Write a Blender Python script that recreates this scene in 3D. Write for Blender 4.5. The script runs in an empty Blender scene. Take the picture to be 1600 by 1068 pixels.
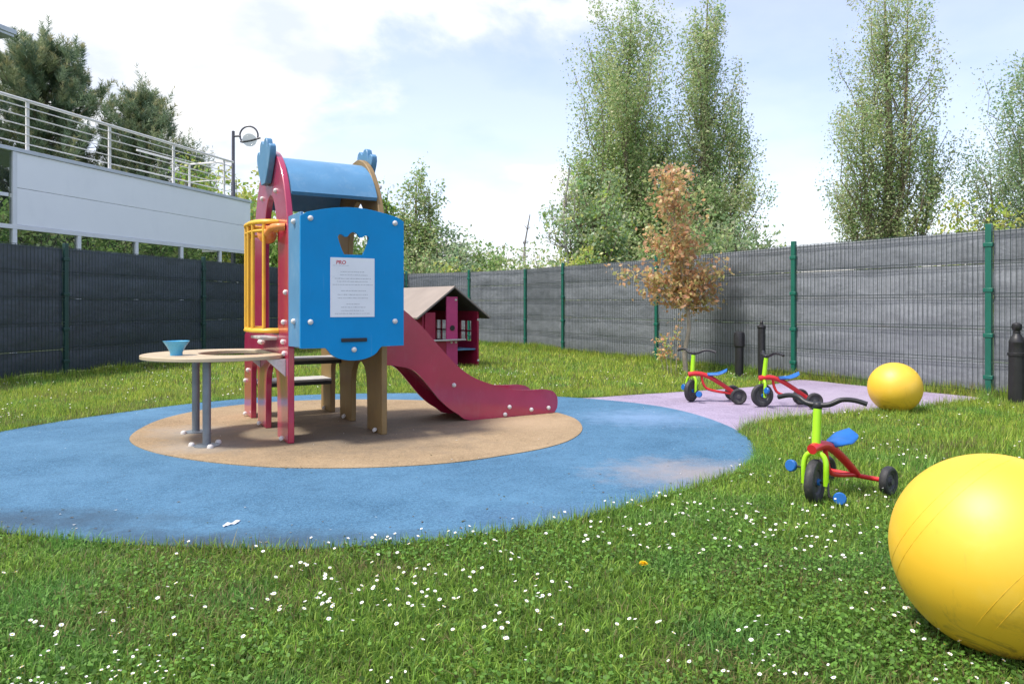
import bpy, bmesh, math, random
import numpy as np
from mathutils import Vector, Matrix
from mathutils.geometry import tessellate_polygon

scene = bpy.context.scene
COL = scene.collection
R = math.radians

# ------------------------------------------------------------------ camera
cam_data = bpy.data.cameras.new("Camera")
cam_data.sensor_width = 36.0
cam_data.lens = 36.0 * 1130 / 1600
cam_data.shift_y = -59.0 / 1600
cam_data.clip_start = 0.05
cam_data.clip_end = 3000
cam = bpy.data.objects.new("Camera", cam_data)
cam.location = (0, 0, 0.985)
cam.rotation_euler = (R(90), 0, 0)
COL.objects.link(cam)
scene.camera = cam

# ------------------------------------------------------------------ light
SUN_EL = R(63)
SUN_AZ = math.atan2(-0.90, -0.42)            # measured from +Y towards +X
sdir = Vector((math.sin(SUN_AZ) * math.cos(SUN_EL), math.cos(SUN_AZ) * math.cos(SUN_EL), math.sin(SUN_EL)))
world = bpy.data.worlds.new("World")
scene.world = world
world.use_nodes = True
wt = world.node_tree
wt.nodes.clear()


def wn(t, **k):
    n = wt.nodes.new(t)
    for a, b in k.items():
        setattr(n, a, b)
    return n


def wmath(op, a, b=None, c=None):
    n = wn('ShaderNodeMath', operation=op)
    for i, v in enumerate((a, b, c)):
        if v is None:
            continue
        if isinstance(v, (int, float)):
            n.inputs[i].default_value = v
        else:
            wt.links.new(v, n.inputs[i])
    return n.outputs[0]


w_out = wn('ShaderNodeOutputWorld')
sky = wn('ShaderNodeTexSky', sky_type='NISHITA')
sky.sun_disc = False
sky.sun_elevation = SUN_EL
sky.sun_rotation = SUN_AZ
sky.air_density = 1.0
sky.dust_density = 1.2
sky.ozone_density = 1.6
bg_sky = wn('ShaderNodeBackground')
bg_sky.inputs['Strength'].default_value = 0.122
tintn = wn('ShaderNodeMix', data_type='RGBA', blend_type='MULTIPLY')
tintn.inputs[0].default_value = 1.0
tintn.inputs[7].default_value = (1.16, 0.98, 0.99, 1)      # spring haze: a slightly lavender blue
wt.links.new(sky.outputs[0], tintn.inputs[6])
wt.links.new(tintn.outputs[2], bg_sky.inputs['Color'])
tc = wn('ShaderNodeTexCoord')
sep = wn('ShaderNodeSeparateXYZ')
wt.links.new(tc.outputs['Generated'], sep.inputs[0])
zz = wmath('ADD', wmath('MAXIMUM', sep.outputs[2], 0.0), 0.22)
cmb = wn('ShaderNodeCombineXYZ')
wt.links.new(wmath('DIVIDE', sep.outputs[0], zz), cmb.inputs[0])
wt.links.new(wmath('DIVIDE', sep.outputs[1], zz), cmb.inputs[1])
cmb.inputs[2].default_value = 3.7
nz = wn('ShaderNodeTexNoise')
nz.inputs['Scale'].default_value = 1.15
nz.inputs['Detail'].default_value = 9
nz.inputs['Roughness'].default_value = 0.56
nz.inputs['Distortion'].default_value = 0.25
wt.links.new(cmb.outputs[0], nz.inputs['Vector'])
# cumulus on the west side thin out towards the east
side = wmath('MULTIPLY', sep.outputs[0], -0.32)
low = wmath('MULTIPLY', wmath('SUBTRACT', 0.30, sep.outputs[2]), 0.20)
cov = wmath('ADD', wmath('ADD', nz.outputs[0], side), low)
mr = wn('ShaderNodeMapRange', interpolation_type='SMOOTHSTEP')
mr.inputs['From Min'].default_value = 0.49
mr.inputs['From Max'].default_value = 0.62
wt.links.new(cov, mr.inputs['Value'])
veil = wmath('ADD', wmath('MULTIPLY', mr.outputs[0], 0.74), 0.22)
nz2 = wn('ShaderNodeTexNoise')
nz2.inputs['Scale'].default_value = 3.2
nz2.inputs['Detail'].default_value = 7
wt.links.new(cmb.outputs[0], nz2.inputs['Vector'])
cr = wn('ShaderNodeValToRGB')
cr.color_ramp.elements[0].position = 0.36
cr.color_ramp.elements[0].color = (0.70, 0.76, 0.89, 1)
cr.color_ramp.elements[1].position = 0.56
cr.color_ramp.elements[1].color = (1.0, 1.0, 1.0, 1)
wt.links.new(nz2.outputs[0], cr.inputs[0])
bg_cl = wn('ShaderNodeBackground')
bg_cl.inputs['Strength'].default_value = 0.50
wt.links.new(cr.outputs[0], bg_cl.inputs['Color'])
wmix = wn('ShaderNodeMixShader')
wt.links.new(veil, wmix.inputs[0])
wt.links.new(bg_sky.outputs[0], wmix.inputs[1])
wt.links.new(bg_cl.outputs[0], wmix.inputs[2])
wt.links.new(wmix.outputs[0], w_out.inputs['Surface'])

sun_data = bpy.data.lights.new("Sun", 'SUN')
sun_data.energy = 1.95
sun_data.angle = R(8)
sun_data.color = (1.0, 0.955, 0.88)
sun = bpy.data.objects.new("Sun", sun_data)
sun.rotation_euler = sdir.to_track_quat('Z', 'Y').to_euler()
sun.location = (-10, -5, 20)
COL.objects.link(sun)

scene.view_settings.view_transform = 'Standard'
scene.view_settings.look = 'None'
scene.view_settings.exposure = 1.32
scene.view_settings.gamma = 1.0
scene.view_settings.use_curve_mapping = False
scene.cycles.max_bounces = 6
scene.cycles.transparent_max_bounces = 8

random.seed(4)
RNG = np.random.default_rng(11)


# ------------------------------------------------------------------ materials
def new_mat(name):
    m = bpy.data.materials.new(name)
    m.use_nodes = True
    nt = m.node_tree
    nt.nodes.clear()
    out = nt.nodes.new('ShaderNodeOutputMaterial')
    b = nt.nodes.new('ShaderNodeBsdfPrincipled')
    nt.links.new(b.outputs[0], out.inputs[0])
    return m, nt, b, out


def ramp(nt, src, stops):
    r = nt.nodes.new('ShaderNodeValToRGB')
    e = r.color_ramp.elements
    while len(e) < len(stops):
        e.new(0.5)
    for i, (p, c) in enumerate(stops):
        e[i].position = p
        e[i].color = (*c, 1)
    nt.links.new(src, r.inputs[0])
    return r.outputs[0]


def noise(nt, scale, detail=5, rough=0.55, coord='Object', vec=None, stretch=None, dist=0):
    if vec is None:
        t = nt.nodes.new('ShaderNodeTexCoord')
        vec = t.outputs[coord]
    if stretch:
        mp = nt.nodes.new('ShaderNodeMapping')
        mp.inputs['Scale'].default_value = stretch
        nt.links.new(vec, mp.inputs[0])
        vec = mp.outputs[0]
    n = nt.nodes.new('ShaderNodeTexNoise')
    n.inputs['Scale'].default_value = scale
    n.inputs['Detail'].default_value = detail
    n.inputs['Roughness'].default_value = rough
    n.inputs['Distortion'].default_value = dist
    nt.links.new(vec, n.inputs['Vector'])
    return n.outputs[0]


def mixc(nt, fac, a, b, blend='MIX'):
    m = nt.nodes.new('ShaderNodeMix')
    m.data_type = 'RGBA'
    m.blend_type = blend
    for sock, v in ((m.inputs[0], fac), (m.inputs[6], a), (m.inputs[7], b)):
        if isinstance(v, (int, float)):
            sock.default_value = v
        elif isinstance(v, tuple):
            sock.default_value = (*v, 1)
        else:
            nt.links.new(v, sock)
    return m.outputs[2]


def bump(nt, b, h, strength=0.2, dist=0.01):
    n = nt.nodes.new('ShaderNodeBump')
    n.inputs['Strength'].default_value = strength
    n.inputs['Distance'].default_value = dist
    nt.links.new(h, n.inputs['Height'])
    nt.links.new(n.outputs[0], b.inputs['Normal'])


def pm(name, c, var=0.12, scale=6, rough=0.45, bmp=0.0, bscale=60, metal=0.0, dirt=None, dirt_amt=0.35, spec=0.5, scuff=0.0):
    """painted or plain surface with soft colour drift, scuffs and fine relief"""
    m, nt, b, out = new_mat(name)
    n1 = noise(nt, scale, 6, 0.6)
    lo = tuple(max(0, x * (1 - var)) for x in c)
    hi = tuple(min(1, x * (1 + var)) for x in c)
    col = ramp(nt, n1, [(0.3, lo), (0.7, hi)])
    if dirt:
        n2 = noise(nt, scale * 2.3, 9, 0.7, stretch=(1, 1, 0.45))
        f = ramp(nt, n2, [(0.52, (0, 0, 0)), (0.72, (dirt_amt,) * 3)])
        col = mixc(nt, f, col, dirt)
    if scuff:
        n5 = noise(nt, 34, 3, 0.6, stretch=(1, 1, 0.06), dist=0.4)
        n6 = noise(nt, 3.1, 5, 0.6)
        f5 = ramp(nt, n5, [(0.64, (0, 0, 0)), (0.70, (1, 1, 1))])
        f6 = ramp(nt, n6, [(0.48, (0, 0, 0)), (0.66, (scuff,) * 3)])
        col = mixc(nt, mixc(nt, 1.0, f5, f6, 'MULTIPLY'), col, tuple(min(1, x * 0.6 + 0.22) for x in c))
        n7 = noise(nt, 11, 8, 0.75)
        col = mixc(nt, ramp(nt, n7, [(0.60, (0, 0, 0)), (0.72, (scuff * 0.6,) * 3)]), col, tuple(x * 0.45 for x in c))
    nt.links.new(col, b.inputs['Base Color'])
    n3 = noise(nt, scale * 4, 6, 0.6)
    rr = nt.nodes.new('ShaderNodeMapRange')
    rr.inputs['To Min'].default_value = max(0.05, rough - 0.1)
    rr.inputs['To Max'].default_value = min(1, rough + 0.12)
    nt.links.new(n3, rr.inputs[0])
    nt.links.new(rr.outputs[0], b.inputs['Roughness'])
    b.inputs['Metallic'].default_value = metal
    b.inputs['Specular IOR Level'].default_value = spec
    if bmp:
        bump(nt, b, noise(nt, bscale, 4, 0.6), bmp, 0.004)
    return m


def leaf_mat(name, trans=0.35, rough=0.55, spec=0.35):
    m, nt, b, out = new_mat(name)
    a = nt.nodes.new('ShaderNodeAttribute')
    a.attribute_name = 'tint'
    nt.links.new(a.outputs['Color'], b.inputs['Base Color'])
    b.inputs['Roughness'].default_value = rough
    b.inputs['Specular IOR Level'].default_value = spec
    tr = nt.nodes.new('ShaderNodeBsdfTranslucent')
    g = nt.nodes.new('ShaderNodeGamma')
    g.inputs[1].default_value = 0.85
    nt.links.new(a.outputs['Color'], g.inputs[0])
    nt.links.new(g.outputs[0], tr.inputs[0])
    mx = nt.nodes.new('ShaderNodeMixShader')
    mx.inputs[0].default_value = trans
    nt.links.new(b.outputs[0], mx.inputs[1])
    nt.links.new(tr.outputs[0], mx.inputs[2])
    nt.links.new(mx.outputs[0], out.inputs[0])
    return m


def rubber_mat(name, c_lo, c_hi, wear=None, wear_c=(0.42, 0.30, 0.27), stains=()):
    """poured rubber granules: speckled, rough, with worn and dirty places"""
    m, nt, b, out = new_mat(name)
    t = nt.nodes.new('ShaderNodeTexCoord')
    vo = nt.nodes.new('ShaderNodeTexVoronoi')
    vo.inputs['Scale'].default_value = 150
    nt.links.new(t.outputs['Object'], vo.inputs['Vector'])
    sp = nt.nodes.new('ShaderNodeSeparateColor')
    nt.links.new(vo.outputs['Color'], sp.inputs[0])
    col = ramp(nt, sp.outputs[0], [(0.0, tuple(x * 0.62 for x in c_lo)), (0.45, c_lo), (1.0, c_hi)])
    big = noise(nt, 1.3, 8, 0.62)
    col = mixc(nt, ramp(nt, big, [(0.3, (0, 0, 0)), (0.75, (0.55,) * 3)]), col,
               tuple(min(1, x * 1.35 + 0.02) for x in c_hi))
    mid = noise(nt, 7, 8, 0.7)
    col = mixc(nt, ramp(nt, mid, [(0.50, (0, 0, 0)), (0.78, (0.45,) * 3)]), col, tuple(x * 0.6 for x in c_lo))

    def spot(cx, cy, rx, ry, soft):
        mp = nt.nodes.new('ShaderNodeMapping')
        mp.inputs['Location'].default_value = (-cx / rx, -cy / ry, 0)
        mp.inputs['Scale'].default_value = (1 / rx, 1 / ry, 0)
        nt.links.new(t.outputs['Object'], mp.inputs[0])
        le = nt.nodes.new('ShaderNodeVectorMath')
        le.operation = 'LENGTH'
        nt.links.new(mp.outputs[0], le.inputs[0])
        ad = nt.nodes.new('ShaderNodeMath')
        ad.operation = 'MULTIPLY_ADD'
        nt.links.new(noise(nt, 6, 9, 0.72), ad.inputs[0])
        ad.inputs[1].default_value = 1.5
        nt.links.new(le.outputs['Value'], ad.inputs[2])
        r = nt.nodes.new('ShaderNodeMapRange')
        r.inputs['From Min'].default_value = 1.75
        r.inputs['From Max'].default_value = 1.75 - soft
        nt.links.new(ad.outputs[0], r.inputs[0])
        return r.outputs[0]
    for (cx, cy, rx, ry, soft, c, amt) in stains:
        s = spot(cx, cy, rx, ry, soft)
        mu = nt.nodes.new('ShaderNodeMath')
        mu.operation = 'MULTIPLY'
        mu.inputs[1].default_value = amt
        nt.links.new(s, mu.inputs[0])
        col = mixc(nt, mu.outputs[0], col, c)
    nt.links.new(col, b.inputs['Base Color'])
    b.inputs['Roughness'].default_value = 0.85
    b.inputs['Specular IOR Level'].default_value = 0.25
    bump(nt, b, vo.outputs['Distance'], 0.5, 0.004)
    return m


M = {}
M['red'] = pm('red_board', (0.40, 0.009, 0.064), 0.12, 3, 0.36, 0.05, 90, dirt=(0.40, 0.10, 0.15), dirt_amt=0.3, scuff=0.4)
M['red'].node_tree.nodes['Principled BSDF'].inputs['Coat Weight'].default_value = 1.0
M['red'].node_tree.nodes['Principled BSDF'].inputs['Coat Roughness'].default_value = 0.13
M['red'].node_tree.nodes['Principled BSDF'].inputs['Coat IOR'].default_value = 1.6
M['wood'] = pm('ochre_board', (0.25, 0.165, 0.066), 0.18, 4, 0.5, 0.08, 70, dirt=(0.14, 0.10, 0.06), dirt_amt=0.6, scuff=0.45)
M['tan_top'] = pm('ochre_tabletop', (0.50, 0.40, 0.26), 0.10, 5, 0.42, 0.05, 70, dirt=(0.36, 0.29, 0.20), dirt_amt=0.3)
M['blue'] = pm('blue_board', (0.0, 0.255, 0.58), 0.06, 3, 0.42, 0.03, 120, dirt=(0.02, 0.28, 0.64), dirt_amt=0.25, spec=0.22, scuff=0.22)
M['blue2'] = pm('faded_blue_board', (0.085, 0.235, 0.40), 0.10, 4, 0.42, 0.04, 100, dirt=(0.25, 0.38, 0.5), dirt_amt=0.4, scuff=0.4)
M['yellow_bar'] = pm('yellow_bar', (0.76, 0.43, 0.035), 0.10, 8, 0.4, 0.04, 80, dirt=(0.5, 0.3, 0.08))
M['orange'] = pm('orange_plastic', (0.72, 0.26, 0.06), 0.12, 8, 0.38, 0.04, 80)
M['deck'] = pm('grey_deck', (0.45, 0.44, 0.42), 0.12, 9, 0.6, 0.2, 120, dirt=(0.2, 0.19, 0.17))
M['steel_pole'] = pm('grey_pole', (0.20, 0.23, 0.26), 0.15, 7, 0.42, 0.05, 60, metal=0.35, dirt=(0.10, 0.10, 0.10))
M['bolt'] = pm('bolt_cap', (0.62, 0.60, 0.58), 0.12, 40, 0.32)
M['black'] = pm('black_plastic', (0.018, 0.018, 0.02), 0.25, 12, 0.42, 0.06, 120)
M['dark_slot'] = pm('dark_slot', (0.02, 0.02, 0.025), 0.2, 12, 0.6)
M['white_sheet'] = pm('notice_sheet', (0.78, 0.79, 0.83), 0.03, 6, 0.3)
M['print_grey'] = pm('print_grey', (0.33, 0.34, 0.38), 0.1, 60, 0.5)
M['print_red'] = pm('print_red', (0.55, 0.06, 0.08), 0.1, 60, 0.5)
M['cup'] = pm('cup_blue', (0.08, 0.40, 0.66), 0.08, 14, 0.28)
M['lime'] = pm('lime_paint', (0.36, 0.72, 0.015), 0.08, 10, 0.3, 0.03, 90)
M['trike_red'] = pm('red_paint', (0.62, 0.025, 0.03), 0.10, 10, 0.3, 0.03, 90)
M['seat_blue'] = pm('blue_seat', (0.012, 0.125, 0.42), 0.10, 14, 0.35, 0.04, 90)
M['tyre'] = pm('tyre_rubber', (0.028, 0.028, 0.030), 0.3, 18, 0.62, 0.15, 160, dirt=(0.12, 0.11, 0.10), dirt_amt=0.5)
M['hub'] = pm('grey_hub', (0.06, 0.06, 0.065), 0.2, 18, 0.5)
M['roof_tan'] = pm('beige_roof', (0.27, 0.225, 0.19), 0.12, 3, 0.6, 0.05, 60, dirt=(0.35, 0.28, 0.22), dirt_amt=0.3)
M['wine'] = pm('wine_board', (0.30, 0.012, 0.05), 0.14, 4, 0.4, 0.05, 80)
M['pink'] = pm('pink_board', (0.48, 0.045, 0.17), 0.12, 4, 0.42, 0.05, 80)
M['dark_under'] = pm('dark_underside', (0.05, 0.045, 0.045), 0.2, 5, 0.6)
M['post_green'] = pm('green_post', (0.010, 0.125, 0.085), 0.14, 5, 0.38, 0.05, 70)
M['post_shaded'] = pm('shaded_green_post', (0.008, 0.05, 0.042), 0.14, 5, 0.45, 0.05, 70)  # same post paint, with the left run's shade put into the colour
M['wire'] = pm('green_wire', (0.022, 0.040, 0.036), 0.2, 9, 0.45)
M['white_paint'] = pm('white_steel', (0.74, 0.76, 0.80), 0.05, 3, 0.4)
M['cladding'] = pm('white_cladding', (0.88, 0.90, 0.94), 0.02, 0.9, 0.42, 0.02, 30, dirt=(0.70, 0.73, 0.79), dirt_amt=0.25)
M['rail'] = pm('cream_rail', (0.72, 0.70, 0.66), 0.06, 3, 0.45)
M['grey_roof'] = pm('grey_eave', (0.55, 0.59, 0.65), 0.08, 2, 0.4)
M['lamp'] = pm('lamp_grey', (0.09, 0.09, 0.11), 0.1, 5, 0.4)
M['bark'] = pm('bark', (0.19, 0.15, 0.11), 0.3, 9, 0.85, 0.5, 30)
M['bark_pale'] = pm('pale_bark', (0.38, 0.33, 0.26), 0.25, 14, 0.8, 0.4, 40)
M['twig'] = pm('bare_twig', (0.33, 0.30, 0.29), 0.2, 5, 0.9)
M['paper'] = pm('paper', (0.8, 0.8, 0.82), 0.03, 20, 0.6)
M['petal'] = pm('petal_white', (0.82, 0.82, 0.80), 0.05, 30, 0.6)
M['pollen'] = pm('flower_yellow', (0.75, 0.52, 0.03), 0.1, 60, 0.7)
M['dandelion'] = pm('dandelion_yellow', (0.80, 0.55, 0.01), 0.1, 60, 0.7)
M['stem'] = pm('flower_stem', (0.10, 0.22, 0.04), 0.2, 30, 0.6)
M['leaf'] = leaf_mat('leaf', 0.50, 0.42, 0.6)
M['needle'] = leaf_mat('needle', 0.30, 0.55)
M['blade'] = leaf_mat('grass_blade', 0.42, 0.5, 0.3)

M['rub_blue'] = rubber_mat('blue_rubber', (0.046, 0.128, 0.222), (0.080, 0.188, 0.292),
                           stains=[(1.02, 4.18, 0.62, 0.50, 0.9, (0.34, 0.275, 0.24), 0.62),
                                   (-2.2, 3.25, 0.9, 0.25, 0.9, (0.035, 0.06, 0.09), 0.75),
                                   (-1.2, 2.95, 1.7, 0.22, 0.9, (0.035, 0.06, 0.09), 0.8),
                                   (0.3, 3.35, 0.7, 0.2, 0.9, (0.07, 0.12, 0.22), 0.35),
                                   (1.15, 6.2, 0.7, 0.6, 0.9, (0.24, 0.36, 0.55), 0.5)])
M['rub_tan'] = rubber_mat('tan_rubber', (0.25, 0.178, 0.100), (0.35, 0.255, 0.150),
                          stains=[(-2.10, 4.95, 0.42, 0.34, 0.8, (0.36, 0.33, 0.29), 0.8),
                                  (-2.40, 5.50, 0.42, 0.34, 0.8, (0.36, 0.33, 0.29), 0.8),
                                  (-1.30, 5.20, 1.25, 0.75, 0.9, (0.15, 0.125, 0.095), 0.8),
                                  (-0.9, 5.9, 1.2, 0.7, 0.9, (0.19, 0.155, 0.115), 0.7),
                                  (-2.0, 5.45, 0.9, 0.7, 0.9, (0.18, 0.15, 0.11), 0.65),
                                  (0.1, 5.9, 0.55, 0.5, 1.0, (0.44, 0.32, 0.20), 0.5)])
M['rub_purple'] = rubber_mat('mauve_rubber', (0.26, 0.215, 0.30), (0.36, 0.305, 0.41),
                             stains=[(3.4, 7.6, 0.8, 1.0, 1.0, (0.40, 0.36, 0.42), 0.5)])


def yellow_ball_mat():
    m, nt, b, out = new_mat('yellow_vinyl')
    n1 = noise(nt, 2.2, 7, 0.6)
    col = ramp(nt, n1, [(0.3, (0.78, 0.46, 0.014)), (0.7, (0.83, 0.53, 0.028))])
    n2 = noise(nt, 7, 10, 0.75, dist=1.4)
    t = nt.nodes.new('ShaderNodeTexCoord')
    sx = nt.nodes.new('ShaderNodeSeparateXYZ')
    nt.links.new(t.outputs['Object'], sx.inputs[0])
    f = ramp(nt, n2, [(0.50, (0, 0, 0)), (0.60, (0.8,) * 3)])
    lowm = nt.nodes.new('ShaderNodeMapRange')          # mud smears on the side that rolled in the dirt
    lowm.inputs['From Min'].default_value = -0.05
    lowm.inputs['From Max'].default_value = -0.2
    nt.links.new(sx.outputs[2], lowm.inputs[0])
    mu = nt.nodes.new('ShaderNodeMath')
    mu.operation = 'MULTIPLY'
    nt.links.new(f, mu.inputs[0])
    nt.links.new(lowm.outputs[0], mu.inputs[1])
    col = mixc(nt, mu.outputs[0], col, (0.32, 0.19, 0.02))
    n4 = noise(nt, 26, 6, 0.7, stretch=(1, 1, 0.12))
    col = mixc(nt, ramp(nt, n4, [(0.62, (0, 0, 0)), (0.70, (0.30,) * 3)]), col, (0.50, 0.29, 0.02))
    n8 = noise(nt, 4.5, 9, 0.7)
    col = mixc(nt, ramp(nt, n8, [(0.52, (0, 0, 0)), (0.72, (0.35,) * 3)]), col, (0.80, 0.58, 0.14))
    nt.links.new(col, b.inputs['Base Color'])
    b.inputs['Roughness'].default_value = 0.52
    b.inputs['Specular IOR Level'].default_value = 0.95
    b.inputs['Subsurface Weight'].default_value = 0.0
    bump(nt, b, noise(nt, 40, 5, 0.6), 0.04, 0.004)
    return m


M['ball'] = yellow_ball_mat()


def screen_mat(name='grey_screen_pvc', tone=(1.0, 1.0, 1.0)):
    m, nt, b, out = new_mat(name)
    n1 = noise(nt, 1.6, 7, 0.6, stretch=(1, 1, 3))
    col = ramp(nt, n1, [(0.3, (0.165, 0.172, 0.182)), (0.72, (0.235, 0.242, 0.252))])
    n2 = noise(nt, 5, 9, 0.7)
    col = mixc(nt, ramp(nt, n2, [(0.56, (0, 0, 0)), (0.74, (0.45,) * 3)]), col, (0.31, 0.31, 0.315))
    n4 = noise(nt, 9, 6, 0.65, stretch=(1, 1, 0.10))
    col = mixc(nt, ramp(nt, n4, [(0.55, (0, 0, 0)), (0.75, (0.4,) * 3)]), col, (0.10, 0.10, 0.095))
    oi = nt.nodes.new('ShaderNodeObjectInfo')
    col = mixc(nt, 1.0, col, ramp(nt, oi.outputs['Random'], [(0.0, (0.98, 0.99, 1.0)), (1.0, (1.28, 1.28, 1.28))]), 'MULTIPLY')
    col = mixc(nt, 1.0, col, tone, 'MULTIPLY')
    nt.links.new(col, b.inputs['Base Color'])
    n3 = noise(nt, 2.4, 5, 0.6)
    r = nt.nodes.new('ShaderNodeMapRange')
    r.inputs['To Min'].default_value = 0.26
    r.inputs['To Max'].default_value = 0.52
    nt.links.new(n3, r.inputs[0])
    nt.links.new(r.outputs[0], b.inputs['Roughness'])
    bump(nt, b, noise(nt, 3.2, 5, 0.55, stretch=(1, 1, 1.7)), 0.6, 0.04)
    return m


M['screen'] = screen_mat(tone=(0.98, 1.02, 1.07))
M['screen_shaded'] = screen_mat('shaded_screen_pvc', (0.24, 0.30, 0.37))  # same screening, darkened in colour for the backlit, shaded left run


def ground_mat():
    m, nt, b, out = new_mat('lawn_soil')
    n1 = noise(nt, 0.35, 8, 0.6)
    n2 = noise(nt, 14, 9, 0.7)
    c = ramp(nt, n2, [(0.3, (0.030, 0.050, 0.012)), (0.7, (0.085, 0.13, 0.025))])
    c = mixc(nt, ramp(nt, n1, [(0.35, (0, 0, 0)), (0.7, (0.5,) * 3)]), c, (0.10, 0.14, 0.035))
    nt.links.new(c, b.inputs['Base Color'])
    b.inputs['Roughness'].default_value = 0.95
    bump(nt, b, n2, 0.6, 0.02)
    return m


M['ground'] = ground_mat()


def glass_mat():
    m, nt, b, out = new_mat('window_glass')
    b.inputs['Base Color'].default_value = (0.02, 0.025, 0.03, 1)
    b.inputs['Roughness'].default_value = 0.04
    tr = nt.nodes.new('ShaderNodeBsdfTransparent')
    tr.inputs[0].default_value = (0.86, 0.9, 0.9, 1)
    mx = nt.nodes.new('ShaderNodeMixShader')
    mx.inputs[0].default_value = 0.72
    nt.links.new(b.outputs[0], mx.inputs[1])
    nt.links.new(tr.outputs[0], mx.inputs[2])
    nt.links.new(mx.outputs[0], out.inputs[0])
    return m


M['glass'] = glass_mat()


# ------------------------------------------------------------------ mesh helpers
class MB:
    def __init__(self):
        self.v, self.f, self.mi = [], [], []

    def add(self, vs, fs, mi=0):
        o = len(self.v)
        self.v += [tuple(p) for p in vs]
        self.f += [tuple(i + o for i in q) for q in fs]
        self.mi += [mi] * len(fs)
        return self

    def box(self, lo, hi, mi=0, T=None):
        (x0, y0, z0), (x1, y1, z1) = lo, hi
        vs = [(x0, y0, z0), (x1, y0, z0), (x1, y1, z0), (x0, y1, z0), (x0, y0, z1), (x1, y0, z1), (x1, y1, z1), (x0, y1, z1)]
        if T:
            vs = [tuple(T @ Vector(p)) for p in vs]
        return self.add(vs, [(0, 3, 2, 1), (4, 5, 6, 7), (0, 1, 5, 4), (1, 2, 6, 5), (2, 3, 7, 6), (3, 0, 4, 7)], mi)

    def prism(self, outer, holes, to3, t0, t1, mi=0):
        loops = [list(outer)] + [list(h) for h in holes]
        flat = [p for l in loops for p in l]
        n = len(flat)
        tris = tessellate_polygon([[Vector((p[0], p[1], 0)) for p in l] for l in loops])
        vs = [to3(a, b, t0) for a, b in flat] + [to3(a, b, t1) for a, b in flat]
        fs = [tuple(t) for t in tris] + [tuple(i + n for i in reversed(t)) for t in tris]
        o = 0
        for l in loops:
            k = len(l)
            for i in range(k):
                j = (i + 1) % k
                fs.append((o + i, o + j, n + o + j, n + o + i))
            o += k
        return self.add(vs, fs, mi)

    def tube(self, path, rad, n=10, mi=0, caps=True, flat=1.0):
        P = [Vector(p) for p in path]
        rr = rad if isinstance(rad, (list, tuple)) else [rad] * len(P)
        up = None
        vs, fs = [], []
        for i, p in enumerate(P):
            d = (P[min(i + 1, len(P) - 1)] - P[max(i - 1, 0)])
            d = d.normalized() if d.length > 1e-9 else Vector((0, 0, 1))
            if up is None:
                up = d.orthogonal().normalized()
            up = (up - d * up.dot(d))
            up = up.normalized() if up.length > 1e-6 else d.orthogonal().normalized()
            s = d.cross(up)
            for k in range(n):
                a = 2 * math.pi * k / n
                vs.append(p + up * (math.cos(a) * rr[i]) + s * (math.sin(a) * rr[i] * flat))
        for i in range(len(P) - 1):
            for k in range(n):
                a, b = i * n + k, i * n + (k + 1) % n
                fs.append((a, b, b + n, a + n))
        if caps:
            fs.append(tuple(reversed(range(n))))
            fs.append(tuple(range((len(P) - 1) * n, len(P) * n)))
        return self.add(vs, fs, mi)

    def lathe(self, prof, n=24, o=(0, 0, 0), T=None, mi=0, closed=False):
        vs, fs = [], []
        for r, z in prof:
            for k in range(n):
                a = 2 * math.pi * k / n
                p = Vector((r * math.cos(a), r * math.sin(a), z))
                if T:
                    p = T @ p
                vs.append(p + Vector(o))
        m = len(prof)
        for i in range(m if closed else m - 1):
            for k in range(n):
                a, b = i * n + k, i * n + (k + 1) % n
                c, d = ((i + 1) % m) * n + (k + 1) % n, ((i + 1) % m) * n + k
                fs.append((a, b, c, d))
        if not closed:
            if prof[0][0] > 1e-6:
                fs.append(tuple(reversed(range(n))))
            if prof[-1][0] > 1e-6:
                fs.append(tuple(range((m - 1) * n, m * n)))
        return self.add(vs, fs, mi)

    def mesh(self, name, mats, smooth=True, ang=35):
        me = bpy.data.meshes.new(name)
        me.from_pydata(self.v, [], self.f)
        for m in (mats if isinstance(mats, (list, tuple)) else [mats]):
            me.materials.append(m)
        me.polygons.foreach_set('material_index', self.mi)
        bm = bmesh.new()
        bm.from_mesh(me)
        bmesh.ops.remove_doubles(bm, verts=bm.verts, dist=1e-5)
        bmesh.ops.recalc_face_normals(bm, faces=bm.faces)
        bm.to_mesh(me)
        bm.free()
        if smooth:
            me.polygons.foreach_set('use_smooth', [True] * len(me.polygons))
            me.set_sharp_from_angle(angle=R(ang))
        return me

    def build(self, name, mats, parent=None, smooth=True, bevel=0, loc=None, ang=35):
        return link(name, self.mesh(name, mats, smooth, ang), parent, bevel, loc)


def link(name, me, parent=None, bevel=0, loc=None):
    o = bpy.data.objects.new(name, me)
    COL.objects.link(o)
    if parent:
        o.parent = parent
    if loc:
        o.location = loc
    if bevel:
        b = o.modifiers.new('bevel', 'BEVEL')
        b.width = bevel
        b.segments = 2
        b.limit_method = 'ANGLE'
        b.angle_limit = R(40)
    return o


def tag(o, label=None, cat=None, group=None, kind=None):
    if label:
        o['label'] = label
    if cat:
        o['category'] = cat
    if group:
        o['group'] = group
    if kind:
        o['kind'] = kind
    return o


def empty(name, loc, rz=0, label=None, cat=None, group=None):
    o = bpy.data.objects.new(name, None)
    o.empty_display_size = 0.1
    COL.objects.link(o)
    o.location = loc
    o.rotation_euler = (0, 0, rz)
    return tag(o, label, cat, group)


def copy_tree(o, parent=None):
    c = o.copy()
    COL.objects.link(c)
    c.parent = parent
    for ch in o.children:
        copy_tree(ch, c)
    return c


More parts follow.
